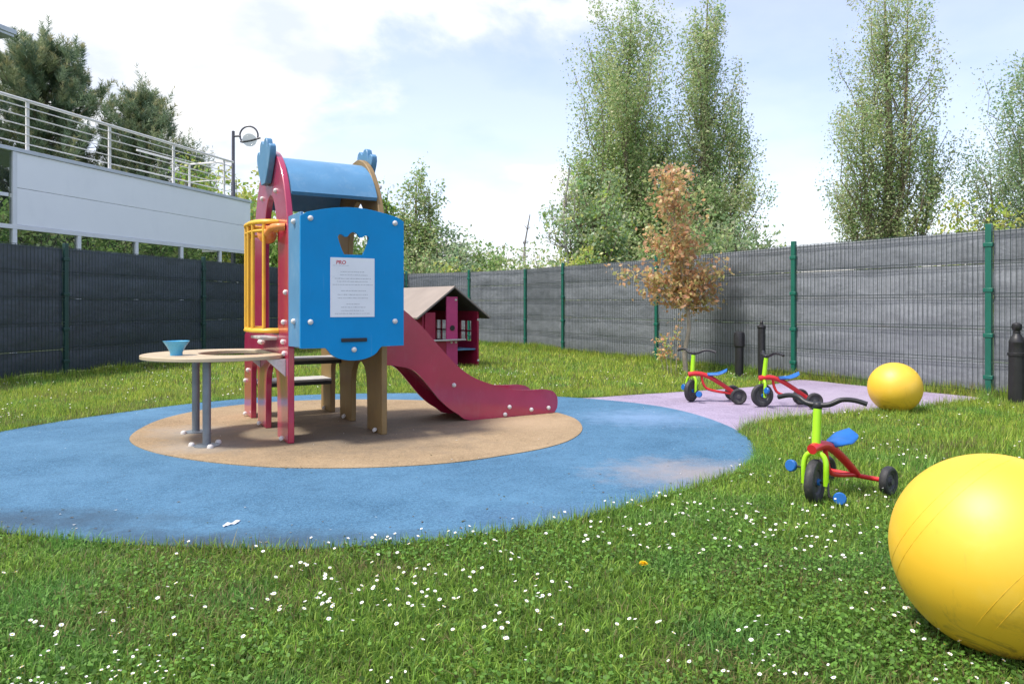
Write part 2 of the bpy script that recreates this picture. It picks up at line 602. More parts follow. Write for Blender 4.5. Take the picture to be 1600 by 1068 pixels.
def bez(p0, p1, p2, p3, n=10):
    out = []
    for i in range(n + 1):
        t = i / n
        a, b, c, d = (1 - t) ** 3, 3 * t * (1 - t) ** 2, 3 * t * t * (1 - t), t ** 3
        out.append((a * p0[0] + b * p1[0] + c * p2[0] + d * p3[0], a * p0[1] + b * p1[1] + c * p2[1] + d * p3[1]))
    return out


def smooth_closed(pts, k=6):
    n = len(pts)
    out = []
    for i in range(n):
        p0, p1, p2, p3 = (pts[(i + j - 1) % n] for j in range(4))
        for s in range(k):
            t = s / k
            out.append(tuple(0.5 * (2 * b + (c - a) * t + (2 * a - 5 * b + 4 * c - d) * t * t + (3 * b - a - 3 * c + d) * t ** 3)
                             for a, b, c, d in zip(p0, p1, p2, p3)))
    return out


def smooth_open(pts, k=6):
    P = [pts[0]] + list(pts) + [pts[-1]]
    out = []
    for i in range(1, len(P) - 2):
        p0, p1, p2, p3 = P[i - 1], P[i], P[i + 1], P[i + 2]
        for s in range(k):
            t = s / k
            out.append(tuple(0.5 * (2 * b + (c - a) * t + (2 * a - 5 * b + 4 * c - d) * t * t + (3 * b - a - 3 * c + d) * t ** 3)
                             for a, b, c, d in zip(p0, p1, p2, p3)))
    out.append(tuple(pts[-1]))
    return out


def np_inside(poly, x, y):
    poly = np.asarray(poly)
    inside = np.zeros(len(x), bool)
    j = len(poly) - 1
    for i in range(len(poly)):
        xi, yi = poly[i]
        xj, yj = poly[j]
        c = ((yi > y) != (yj > y)) & (x < (xj - xi) * (y - yi) / (yj - yi + 1e-12) + xi)
        inside ^= c
        j = i
    return inside


def raw_mesh(name, V, F, mat, tint=None, smooth=False):
    """fast mesh from numpy arrays; F is (n,3) or (n,4); tint is one colour for each vertex"""
    me = bpy.data.meshes.new(name)
    k = F.shape[1]
    me.vertices.add(len(V))
    me.vertices.foreach_set('co', V.astype(np.float32).ravel())
    me.loops.add(F.size)
    me.loops.foreach_set('vertex_index', F.astype(np.int32).ravel())
    me.polygons.add(len(F))
    me.polygons.foreach_set('loop_start', np.arange(0, F.size, k, dtype=np.int32))
    if smooth:
        me.polygons.foreach_set('use_smooth', np.ones(len(F), bool))
    me.update(calc_edges=True)
    me.materials.append(mat)
    if tint is not None:
        a = me.attributes.new('tint', 'FLOAT_COLOR', 'POINT')
        a.data.foreach_set('color', np.c_[tint, np.ones(len(tint))].astype(np.float32).ravel())
    return me


# ------------------------------------------------------------------ ground and rubber surfaces
BLUE = smooth_closed([(-2.65, 3.24), (-2.19, 3.09), (-1.56, 2.94), (-0.82, 2.88), (-0.21, 3.01), (0.23, 3.23), (0.78, 3.67), (1.3, 4.2),
                      (1.6, 4.74), (1.73, 5.35), (1.7, 6.02), (1.53, 6.66), (1.25, 7.09), (0.85, 7.42), (0.34, 7.68), (-0.35, 7.87),
                      (-1.12, 7.92), (-1.94, 7.84), (-2.6, 7.57), (-3.14, 7.09), (-3.52, 6.5), (-3.8, 5.9), (-3.95, 5.2), (-3.85, 4.5),
                      (-3.55, 3.95), (-3.1, 3.5)])
TAN = smooth_closed([(-2.74, 5.18), (-2.42, 4.8), (-1.99, 4.51), (-1.53, 4.33), (-1.14, 4.28), (-0.76, 4.31), (-0.39, 4.42), (-0.08, 4.62),
                     (0.22, 4.88), (0.43, 5.2), (0.55, 5.65), (0.52, 6.18), (0.29, 6.63), (-0.12, 7.0), (-0.64, 7.23), (-1.1, 7.33),
                     (-1.63, 7.36), (-2.1, 7.28), (-2.51, 7.07), (-2.81, 6.7), (-2.95, 6.18), (-2.9, 5.65)])
PURPLE = smooth_closed([(0.55, 7.35), (1.0, 7.66), (1.86, 8.07), (2.61, 8.43), (3.2, 8.85), (3.72, 9.36), (4.1, 8.82), (4.55, 8.13), (4.9, 7.55),
                        (4.6, 7.2), (4.1, 6.98), (3.56, 6.71), (3.0, 6.46), (2.39, 6.15), (2.0, 5.85), (1.6, 5.4), (1.2, 5.6), (0.8, 6.4)])

g = MB()
NG = 48
for i in range(NG + 1):
    for j in range(NG + 1):
        sx = (i / NG * 2 - 1)
        sy = (j / NG * 2 - 1)
        g.v.append((sx * abs(sx) ** 2 * 900, 10 + sy * abs(sy) ** 2 * 900, 0))
for i in range(NG):
    for j in range(NG):
        a = i * (NG + 1) + j
        g.f.append((a, a + NG + 1, a + NG + 2, a + 1))
        g.mi.append(0)
tag(g.build('ground', M['ground']), kind='structure')


def slab(name, poly, mat, z):
    m = MB()
    m.prism(poly, [], lambda a, b, t: (a, b, t), -0.05, z)
    o = m.build(name, mat)
    tag(o, kind='structure')
    return o


slab('mauve_rubber_path', PURPLE, M['rub_purple'], 0.008)
slab('blue_rubber_surface', BLUE, M['rub_blue'], 0.013)
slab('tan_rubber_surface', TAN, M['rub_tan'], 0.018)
ZT = 0.018

# ------------------------------------------------------------------ boundary fence
FP = [(-6.75, 7.10), (-6.02, 9.75), (-5.29, 12.40), (-4.60, 15.0), (-3.95, 17.4), (-2.72, 18.6), (-1.06, 17.85), (0.30, 16.15),
      (1.03, 14.6), (2.42, 12.1), (3.72, 9.55), (5.00, 7.58), (6.25, 5.45)]
FH = [1.75, 1.75, 1.74, 1.73, 1.74, 1.77, 1.78, 1.77, 1.76, 1.75, 1.76, 1.77, 1.77]
NST = 5
fence = empty('boundary_fence', (0, 12, 0), 0,
              'tall green mesh fence screened with dark grey strips, closing the whole play yard', 'fence')


def fl(p):
    return (p[0], p[1] - 12, p[2])


post_m = MB()
post_m.box((-0.03, -0.024, -0.1), (0.03, 0.024, 1.0))
for zc in (0.12, 0.36, 0.62, 0.88):
    post_m.box((-0.046, -0.030, zc - 0.012), (0.046, 0.030, zc + 0.012))
post_me = post_m.mesh('post', M['post_green'])
post_shaded = post_m.mesh('post', M['post_shaded'])
for i, ((x, y), h) in enumerate(zip(FP, FH)):
    a = FP[max(i - 1, 0)]
    b = FP[min(i + 1, len(FP) - 1)]
    o = link('post', post_shaded if i < 4 else post_me, fence, 0.004)
    o.location = fl((x, y, 0))
    o.rotation_euler = (0, 0, math.atan2(b[1] - a[1], b[0] - a[0]))
    o.scale = (1, 1, h + (0.055 if i != 7 else 0.0))
for i in range(len(FP) - 1):
    A_, B_ = Vector((*FP[i], 0)), Vector((*FP[i + 1], 0))
    L = (B_ - A_).length
    d = (B_ - A_) / L
    nrm = Vector((d.y, -d.x, 0))          # faces the yard (fence runs clockwise)
    h0, h1 = FH[i], FH[i + 1]
    # wire mesh, in front of the screening
    w = MB()
    nw = max(8, int(L / 0.052))
    for k in range(1, nw):
        t = k / nw
        p = A_ + d * (L * t) + nrm * 0.012
        hh = h0 + (h1 - h0) * t
        r = 0.0024
        w.add([p + d * sx * r + nrm * sy * r + Vector((0, 0, z)) for z in (0.03, hh - 0.004) for sx, sy in ((-1, -1), (1, -1), (1, 1), (-1, 1))],
              [(0, 1, 5, 4), (1, 2, 6, 5), (2, 3, 7, 6), (3, 0, 4, 7), (4, 5, 6, 7)])
    for s in range(NST + 1):
        f = s / NST
        za, zb = 0.05 + (h0 - 0.055) * f, 0.05 + (h1 - 0.055) * f
        for dz in ((0, 0.03) if s in (0, NST) else (-0.018, 0.018)):
            if s == NST:
                dz = -dz
            w.tube([fl(tuple(A_ + d * 0.03 + nrm * 0.018 + Vector((0, 0, za + dz)))), fl(tuple(B_ - d * 0.03 + nrm * 0.018 + Vector((0, 0, zb + dz))))], 0.0036, 5)
    # vertical wires were added in yard coordinates: bring them to the fence's own origin
    nv = (nw - 1) * 8
    for q in range(nv):
        x, y, z = w.v[q]
        w.v[q] = (x, y - 12, z)
    wo = w.build('wire_mesh', M['wire'], fence, smooth=False)
    wo['kind'] = 'stuff'
    # five screening strips, each bulging a little between the fold wires
    for s in range(NST):
        st = MB()
        z0, z1 = s / NST, (s + 1) / NST
        nx, nzv = 14, 6
        ph, ph2 = random.uniform(0, 6), random.uniform(0, 6)
        amp = random.uniform(0.006, 0.015)
        seam = 0.985 if random.random() < 0.25 else 0.998
        vs = []
        base = 0.085 if s == 0 else 0.0
        for side in (0, 1):
            for a in range(nx + 1):
                for b in range(nzv + 1):
                    t = a / nx
                    f = z0 + (z1 - z0) * (b / nzv) * seam
                    hh = h0 + (h1 - h0) * t
                    z = 0.04 + (hh - 0.05) * f
                    if s == 0:
                        z = base + (z - 0.04) * (0.04 + (hh - 0.05) * z1 - base) / ((hh - 0.05) * z1)
                        if b == 0:
                            z += 0.02 * math.sin(t * 23 + ph)
                    bulge = math.sin(math.pi * b / nzv) * amp * (1 + 0.6 * math.sin(t * 7 + ph) + 0.4 * math.sin(t * 17 + ph2))
                    p = A_ + d * (0.035 + (L - 0.07) * t) + nrm * (-0.022 + bulge * 0.75 - 0.002 * side) + Vector((0, 0, z))
                    vs.append(fl(tuple(p)))
        fs = []
        n1 = (nx + 1) * (nzv + 1)
        for a in range(nx):
            for b in range(nzv):
                q = a * (nzv + 1) + b
                fs.append((q, q + nzv + 1, q + nzv + 2, q + 1))
                fs.append((n1 + q, n1 + q + 1, n1 + q + nzv + 2, n1 + q + nzv + 1))
        rim = [b for b in range(nzv + 1)] + [a * (nzv + 1) + nzv for a in range(1, nx + 1)] + \
              [nx * (nzv + 1) + b for b in range(nzv - 1, -1, -1)] + [a * (nzv + 1) for a in range(nx - 1, 0, -1)]
        for q in range(len(rim)):
            a, b = rim[q], rim[(q + 1) % len(rim)]
            fs.append((a, b, b + n1, a + n1))
        st.add(vs, fs)
        st.build('screen_strip', M['screen_shaded'] if i < 4 else M['screen'], wo, ang=60)

# ------------------------------------------------------------------ play tower
TH = R(30.5)
tower = empty('play_tower', (-1.552, 5.01, ZT), TH,
              'red, blue and ochre toddler play tower with slide, steps and ring table', 'play tower')

half_bolt = MB()
half_bolt.lathe([(0.0185, -0.004), (0.0185, 0.006), (0.015, 0.014), (0.009, 0.018), (0.0, 0.0195)], 14)
bolt_me = half_bolt.mesh('bolt', M['bolt'], ang=60)


def bolt(p, axis, parent=tower, s=1.0):
    o = link('bolt', bolt_me, parent)
    o.location = p
    o.rotation_euler = Vector(axis).to_track_quat('Z', 'Y').to_euler()
    o.scale = (s, s, s)
    return o


def yz(x0):
    return lambda a, b, t: (x0 + t, a, b)


def crown(cx, cz, hw, hh, plate=False):
    """three-lobed crown, hw half width, hh full height, centred on cx, cz"""
    if plate:
        half = [(0.30, 0.0), (0.5, 0.14), (0.74, 0.34), (0.93, 0.52), (1.0, 0.64), (0.98, 0.75), (0.86, 0.81), (0.68, 0.80), (0.54, 0.73),
                (0.53, 0.86), (0.45, 0.96), (0.30, 1.0), (0.14, 0.97), (0.05, 0.91)]
    else:
        half = [(0.60, 0.0), (0.74, 0.2), (0.92, 0.55), (1.0, 0.76), (0.92, 0.87), (0.76, 0.88), (0.54, 0.78), (0.38, 0.79), (0.24, 0.93), (0.08, 1.0)]
    pts = half + [(-a, b) for a, b in reversed(half)]
    return [(cx + a * hw, cz + (b - 0.5) * hh) for a, b in pts]


ridge = bez((0.0, 1.42), (0.04, 1.75), (0.26, 2.12), (0.58, 2.13), 12)
ridge_b = [(1.18 - a, b) for a, b in reversed(ridge[:-1])]
side_outline = [(0.0, 0.0)] + ridge + ridge_b + \
    [(1.18, 0.80), (1.22, 0.755), (1.52, 0.74), (1.59, 0.70), (1.60, 0.62), (1.60, 0.0), (1.30, 0.0), (1.29, 0.36)] + \
    bez((1.28, 0.42), (1.25, 0.54), (1.08, 0.54), (1.04, 0.42), 6) + [(1.03, 0.36), (1.02, 0.0), (0.72, 0.0), (0.71, 0.34)] + \
    bez((0.69, 0.42), (0.63, 0.55), (0.40, 0.55), (0.35, 0.42), 6) + [(0.33, 0.34), (0.32, 0.0)]
opening = [(0.31, 0.74)] + [(0.31, 1.30)] + bez((0.31, 1.35), (0.33, 1.62), (0.44, 1.79), (0.555, 1.79), 8) + \
    bez((0.56, 1.79), (0.67, 1.79), (0.78, 1.62), (0.80, 1.35), 8) + [(0.80, 0.74)]
p = MB()
p.prism(side_outline, [opening], yz(0.0), 0, 0.045)
red_panel = p.build('side_panel', M['red'], tower, bevel=0.006)
red_panel['label'] = 'red arched side panel with tall opening'
p = MB()
p.prism(side_outline, [opening], yz(0.68), 0, 0.045)
wood_panel = p.build('side_panel', M['wood'], tower, bevel=0.006)
wood_panel['label'] = 'ochre arched side panel behind the slide'
for x0, par in ((-0.048, red_panel), (0.727, wood_panel)):
    p = MB()
    p.prism(crown(0.58, 2.045, 0.235, 0.34, True), [], yz(x0), 0, 0.046)
    p.build('crown_plate', M['blue2'], par, bevel=0.006)
for y, z in ((0.36, 1.80), (0.83, 1.80), (0.12, 0.84), (0.10, 0.62), (0.14, 0.70), (0.86, 0.665), (0.93, 0.665), (1.40, 0.55), (1.42, 0.40),
             (1.54, 0.30), (0.06, 1.05)):
    bolt((-0.001, y, z), (-1, 0, 0))
for y, z in ((0.17, 1.86), (0.28, 1.30), (0.22, 0.85)):
    bolt((0.726, y, z), (1, 0, 0))
for y, s in ((0.10, 1), (0.86, 1), (1.45, 1)):
    bolt((-0.02, y, 0.022), (-0.6, 0, 0.8))
    bolt((0.665, y, 0.022), (-0.6, 0, 0.8))

# barrel roof between the side panels
arc = bez((0.085, 1.765), (0.16, 1.93), (0.34, 2.075), (0.58, 2.085), 10)
arc = arc + [(1.16 - a, b) for a, b in reversed(arc[:-1])]
inner = [(a + (0.58 - a) * 0.035, b - 0.022) for a, b in arc]
p = MB()
p.prism(arc + list(reversed(inner)), [], yz(0.047), 0, 0.631)
p.build('roof', M['blue2'], tower, ang=50)

# deck, steps
p = MB()
p.box((0.047, -0.19, 0.665), (0.678, 0.98, 0.70))
p.build('deck', M['deck'], tower, bevel=0.004)
for y0, z in ((0.98, 0.515), (1.26, 0.31)):
    p = MB()
    p.box((0.047, y0, z - 0.022), (0.678, y0 + 0.27, z))
    st = p.build('step', M['deck'], tower, bevel=0.004)
    p = MB()
    p.box((0.047, y0 - 0.004, z - 0.052), (0.678, y0 + 0.02, z - 0.023))
    p.box((0.047, y0 + 0.25, z - 0.052), (0.678, y0 + 0.274, z - 0.023))
    p.build('step_bearer', M['black'], st)
p = MB()
p.box((-0.10, 0.34, 0.705), (0.047, 0.78, 0.725))
p.build('threshold', M['deck'], tower, bevel=0.004)

# front bay: blue panel, side cheeks
top = [(0.767, 1.56)] + [(0.767 - 0.737 * t, 1.575 + 0.062 * math.sin(math.pi * t)) for t in [i / 16 for i in range(1, 16)]] + [(0.03, 1.56)]
bot = [(0.03, 0.67), (0.20, 0.668)] + [(0.40 + 0.185 * math.cos(a) * 1.0, 0.668 - 0.092 * math.sin(a)) for a in
                                        [math.pi * (1 - i / 14) for i in range(1, 14)]] + [(0.60, 0.668), (0.767, 0.67)]
crown_hole = crown(0.396, 1.388, 0.112, 0.156)
p = MB()
p.prism(list(reversed(top + bot)), [crown_hole], lambda a, b, t: (a, t, b), -0.22, -0.196)
front = p.build('front_panel', M['blue'], tower, bevel=0.005)
front['label'] = 'bright blue front panel with crown cut-out and white notice'
for x0, x1 in ((0.002, 0.036), (0.725, 0.755)):
    p = MB()
    xa, xb = (x0, x1) if x0 < 0.1 else (x1, x0)
    p.add([(xa - 0.0, -0.001, 0.675), (xb, -0.194, 0.675), (xb + 0.02 * (1 if x0 < .1 else -1), -0.194, 0.675), (xa + 0.02 * (1 if x0 < .1 else -1), -0.001, 0.675),
           (xa - 0.0, -0.001, 1.575), (xb, -0.194, 1.59), (xb + 0.02 * (1 if x0 < .1 else -1), -0.194, 1.59), (xa + 0.02 * (1 if x0 < .1 else -1), -0.001, 1.575)],
          [(0, 1, 2, 3), (4, 5, 6, 7), (0, 1, 5, 4), (1, 2, 6, 5), (2, 3, 7, 6), (3, 0, 4, 7)])
    p.build('cheek_panel', M['blue2'], tower, bevel=0.003)
for x, z in ((0.096, 1.545), (0.699, 1.545), (0.096, 0.847), (0.699, 0.845), (0.398, 0.652)):
    bolt((x, -0.221, z), (0, -1, 0), front)
for z in (1.53, 0.85):
    bolt((0.016, -0.10, z), (-1, -0.15, 0))
p = MB()
p.box((0.307, -0.232, 0.706), (0.49, -0.2195, 0.732))
slot = p.build('hand_slot', M['dark_slot'], front, bevel=0.004)

# notice on the panel
p = MB()
p.box((0.231, -0.2245, 0.878), (0.5457, -0.2205, 1.287))
notice = p.build('notice', M['white_sheet'], front, bevel=0.001)
rows = [(465, 210, 460), (498, 205, 490), (535, 150, 530), (565, 175, 495), (598, 130, 550), (660, 215, 475), (700, 180, 500), (735, 180, 505),
        (797, 270, 405), (830, 215, 465), (865, 215, 460), (895, 150, 520), (402, 130, 300)]
ink = MB()
rt = random.Random(3)
for yc, xa, xb in rows:
    z = 1.287 - (yc - 320) / 610 * 0.409
    xs = 0.231 + (xa - 105) / 465 * 0.3147
    xe = 0.231 + (xb - 105) / 465 * 0.3147
    x = xs
    hgt = 0.0042 if yc != 402 else 0.0025
    while x < xe:
        wl = rt.randint(2, 8)
        for c in range(wl):
            if x > xe:
                break
            ww = rt.choice((0.0030, 0.0036, 0.0042))
            up = rt.random() < 0.25
            ink.box((x, -0.2251, z - hgt * 0.5), (x + ww * 0.42, -0.2247, z + hgt * (0.95 if up else 0.5)))
            if rt.random() < 0.75:
                ink.box((x + ww * 0.42, -0.2251, z + hgt * (0.25 if rt.random() < .6 else -0.45)), (x + ww * 0.85, -0.2247, z + hgt * (0.5 if rt.random() < .6 else -0.1)))
            x += ww
        x += 0.0034
io = ink.build('printed_lines', M['print_grey'], notice, smooth=False)
io['kind'] = 'stuff'
cu = bpy.data.curves.new('logo', 'FONT')
cu.body = 'PRO'
cu.size = 0.036
cu.shear = 0.15
cu.offset = 0.0008
cu.extrude = 0.0003
to = bpy.data.objects.new('logo_source', cu)
COL.objects.link(to)
bpy.context.view_layer.update()
lm = bpy.data.meshes.new_from_object(to.evaluated_get(bpy.context.evaluated_depsgraph_get()))
bpy.data.objects.remove(to)
lm.materials.clear()
lm.materials.append(M['print_red'])
lo = link('printed_logo', lm, notice)
lo.rotation_euler = (R(90), 0, 0)
lo.location = (0.269, -0.2249, 1.242)

# yellow safety cage on the red side
cage_path = [(0.0, 0.29), (-0.06, 0.30), (-0.115, 0.345), (-0.15, 0.43), (-0.158, 0.56), (-0.15, 0.70), (-0.115, 0.78), (-0.06, 0.82), (0.0, 0.83)]
cp = smooth_open(cage_path, 4)
for z, nm in ((1.565, 'cage_top_rail'), (0.775, 'cage_bottom_rail')):
    p = MB()
    p.tube([(a, b, z) for a, b in cp], 0.021, 8, flat=0.75)
    p.build(nm, M['yellow_bar'], tower, ang=60)
p = MB()
p.tube([(a, b, 1.50) for a, b in cp], 0.011, 8)
p.build('cage_middle_rail', M['yellow_bar'], tower, ang=60)
for a, b in ((-0.095, 0.325), (-0.150, 0.43), (-0.158, 0.56), (-0.150, 0.70), (-0.095, 0.797)):
    p = MB()
    p.tube([(a, b, 0.775), (a, b, 1.565)], 0.0135, 10)
    p.build('cage_bar', M['yellow_bar'], tower, ang=60)

# orange speaking horn
p = MB()
hp = smooth_open([(-0.065, 0.36, 1.475), (-0.065, 0.34, 1.48), (-0.065, 0.30, 1.49), (-0.065, 0.24, 1.505), (-0.062, 0.17, 1.51), (-0.045, 0.105, 1.51), (0.0, 0.085, 1.51)], 3)
rad = [0.092 - 0.0 * i for i in range(len(hp))]
for i in range(len(hp)):
    t = i / (len(hp) - 1)
    rad[i] = 0.026 + 0.045 * max(0, 1 - t / 0.42) ** 1.5
p.tube(hp, rad, 16)
p.build('speaking_horn', M['orange'], tower, ang=60)

# ring table on the red side
cx, cy, rad_o = -0.36, 0.50, 0.53
outer = []
for i in range(49):
    a = math.pi * 2 * i / 48
    x, y = cx + rad_o * math.cos(a), cy + rad_o * math.sin(a)
    outer.append((min(x, -0.003), y))
outer = outer[:-1]
hole = [(min(-0.03, -0.24 + 0.27 * math.cos(-math.pi * 2 * i / 36)), 0.51 + 0.30 * math.sin(-math.pi * 2 * i / 36)) for i in range(36)]
p = MB()
p.prism(outer, [hole], lambda a, b, t: (a, b, t), 0.585, 0.612)
p.build('ring_tabletop', M['tan_top'], tower, bevel=0.005)


def tl(X, Y):
    dx, dy = X + 1.552, Y - 5.01
    return (dx * math.cos(TH) + dy * math.sin(TH), -dx * math.sin(TH) + dy * math.cos(TH))


for X, Y in ((-2.088, 4.947), (-2.397, 5.483)):
    a, b = tl(X, Y)
    p = MB()
    p.lathe([(0.0275, 0.0), (0.0275, 0.586)], 18, (a, b, 0))
    lg = p.build('table_leg', M['steel_pole'], tower)
    p = MB()
    p.lathe([(0.085, 0.0), (0.085, 0.005), (0.03, 0.010)], 24, (a, b, 0))
    p.build('foot_plate', M['steel_pole'], lg)
    for k in range(3):
        an = k * 2.1 + (0.6 if X > -2.2 else 1.5)
        bolt((a + 0.10 * math.cos(an), b + 0.10 * math.sin(an), 0.003), (0, 0, 1), lg, 1.15)
for y in (0.06, 0.92):
    p = MB()
    p.add([(-0.002, y, 0.583), (-0.002, y, 0.46), (-0.13, y, 0.583), (-0.002, y + 0.02, 0.583), (-0.002, y + 0.02, 0.46), (-0.13, y + 0.02, 0.583)],
          [(0, 1, 2), (3, 5, 4), (0, 2, 5, 3), (1, 4, 5, 2), (0, 3, 4, 1)])
    p.build('table_bracket', M['bolt'], tower)

# slide
top_edge = [(0.727, 1.05), (0.80, 1.03), (0.965, 0.919), (1.058, 0.842), (1.152, 0.753), (1.248, 0.647), (1.351, 0.539), (1.451, 0.445), (1.558, 0.371),
            (1.66, 0.323), (1.771, 0.284), (1.865, 0.257), (1.96, 0.234), (2.123, 0.219), (2.289, 0.214), (2.378, 0.192), (2.42, 0.15), (2.43, 0.10), (2.422, 0.04), (2.391, 0.0)]
low_edge = [(1.96, 0.0), (1.558, 0.0), (1.439, 0.06), (1.351, 0.119), (1.265, 0.199), (1.192, 0.286), (1.13, 0.36), (1.069, 0.422), (1.02, 0.45),
            (0.96, 0.468), (0.842, 0.488), (0.727, 0.49)]
prof = smooth_open(top_edge, 3) + smooth_open(low_edge, 3)
slide_me = None
sides = []
for y0 in (0.262, 0.70):
    p = MB()
    p.prism(prof, [], lambda a, b, t: (a, t, b), y0, y0 + 0.022)
    sides.append(p.build('slide_side', M['red'], tower, bevel=0.005))
ch = smooth_open([(0.64, 0.702), (0.82, 0.70), (0.95, 0.655), (1.08, 0.53), (1.22, 0.37), (1.38, 0.22), (1.55, 0.125), (1.75, 0.085), (2.05, 0.072), (2.33, 0.068), (2.41, 0.04)], 5)
p = MB()
p.prism(ch + [(a, b - 0.02) for a, b in reversed(ch)], [], lambda a, b, t: (a, t, b), 0.285, 0.699)
p.build('chute', M['red'], tower, ang=60)
for x, z, dz in ((1.40, 0.302, 0), (1.929, 0.085, 0), (1.885, 0.024, 0), (2.15, 0.046, 0), (2.33, 0.049, 0)):
    bolt((x, 0.261, z), (0, -1, 0), sides[0])

# ------------------------------------------------------------------ things around the tower
m = MB()
m.lathe([(0.0, 0.0), (0.040, 0.0), (0.041, 0.022), (0.060, 0.060), (0.083, 0.094), (0.086, 0.1), (0.080, 0.1), (0.058, 0.062), (0.037, 0.026), (0.036, 0.006), (0.0, 0.006)], 28)
tag(m.build('cup', M['cup'], loc=(-2.33, 5.02, 0.612 + ZT), ang=50), 'small blue funnel-shaped cup standing on the ring table', 'cup')
m = MB()
pts = smooth_open([(-0.05, -0.012), (-0.02, 0.004), (0.01, -0.004), (0.05, 0.014)], 4)
for k, (a, b) in enumerate(pts):
    wv = 0.012 * math.sin(math.pi * (k + 0.5) / (len(pts) + 0.5)) + 0.002
    m.v += [(a, b - wv, 0.002 + 0.004 * math.sin(k * 0.9) ** 2), (a, b + wv, 0.002 + 0.006 * math.sin(k * 0.7 + 1) ** 2)]
for k in range(len(pts) - 1):
    m.f.append((2 * k, 2 * k + 2, 2 * k + 3, 2 * k + 1))
    m.mi.append(0)
o = m.build('paper_scrap', M['paper'], loc=(-1.24, 3.2, 0.0135))
o.rotation_euler = (0, 0, R(55))
sm = o.modifiers.new('thick', 'SOLIDIFY')
sm.thickness = 0.0015
tag(o, 'crumpled white scrap lying on the blue rubber', 'scrap')


def ball(label, r, loc, rot):
    m = MB()
    prof = []
    for i in range(41):
        a = -math.pi / 2 + math.pi * i / 40
        rr, z = r * math.cos(a), r * math.sin(a)
        if z < -r * 0.97:
            z = -r * 0.97 - (z + r * 0.97) * 0.0
        prof.append((max(rr, 0.0) if 0 < i < 40 else 0.0, z))
    for gq in (0.0,):
        pass
    T = rot.to_matrix()
    m.lathe([(a, b) for a, b in prof], 64)
    root = m.build('exercise_ball', M['ball'], loc=(loc[0], loc[1], r * 0.97), ang=70)
    # moulded ribs ringing the ball and the plug
    rb = MB()
    for lat in (-0.56, -0.42, 0.42, 0.56):
        rr, zz_ = r * math.cos(lat) + 0.0002, r * math.sin(lat)
        ring = [T @ Vector((rr * math.cos(a), rr * math.sin(a), zz_)) for a in [2 * math.pi * k / 64 for k in range(65)]]
        rb.tube(ring, 0.0004, 5, caps=False)
    ro = rb.build('rib_rings', M['ball'], root)
    ro['kind'] = 'stuff'
    pl = MB()
    pd = (T @ Vector((0, 0, 1))).normalized()
    pl.lathe([(0.0, 0.0005), (0.013, 0.0005), (0.012, 0.003), (0.006, 0.004), (0.0, 0.0035)], 14, pd * (r - 0.001), pd.to_track_quat('Z', 'Y').to_matrix())
    pl.build('air_plug', M['ball'], root)
    return tag(root, label, 'ball')


from mathutils import Euler
ball('big scuffed yellow exercise ball lying on the daisy lawn', 0.279, (1.398, 2.084), Euler((R(125), R(-20), R(20))))
ball('smaller clean yellow exercise ball resting on the mauve path by the fence', 0.229, (3.50, 6.61), Euler((R(30), R(40), 0)))


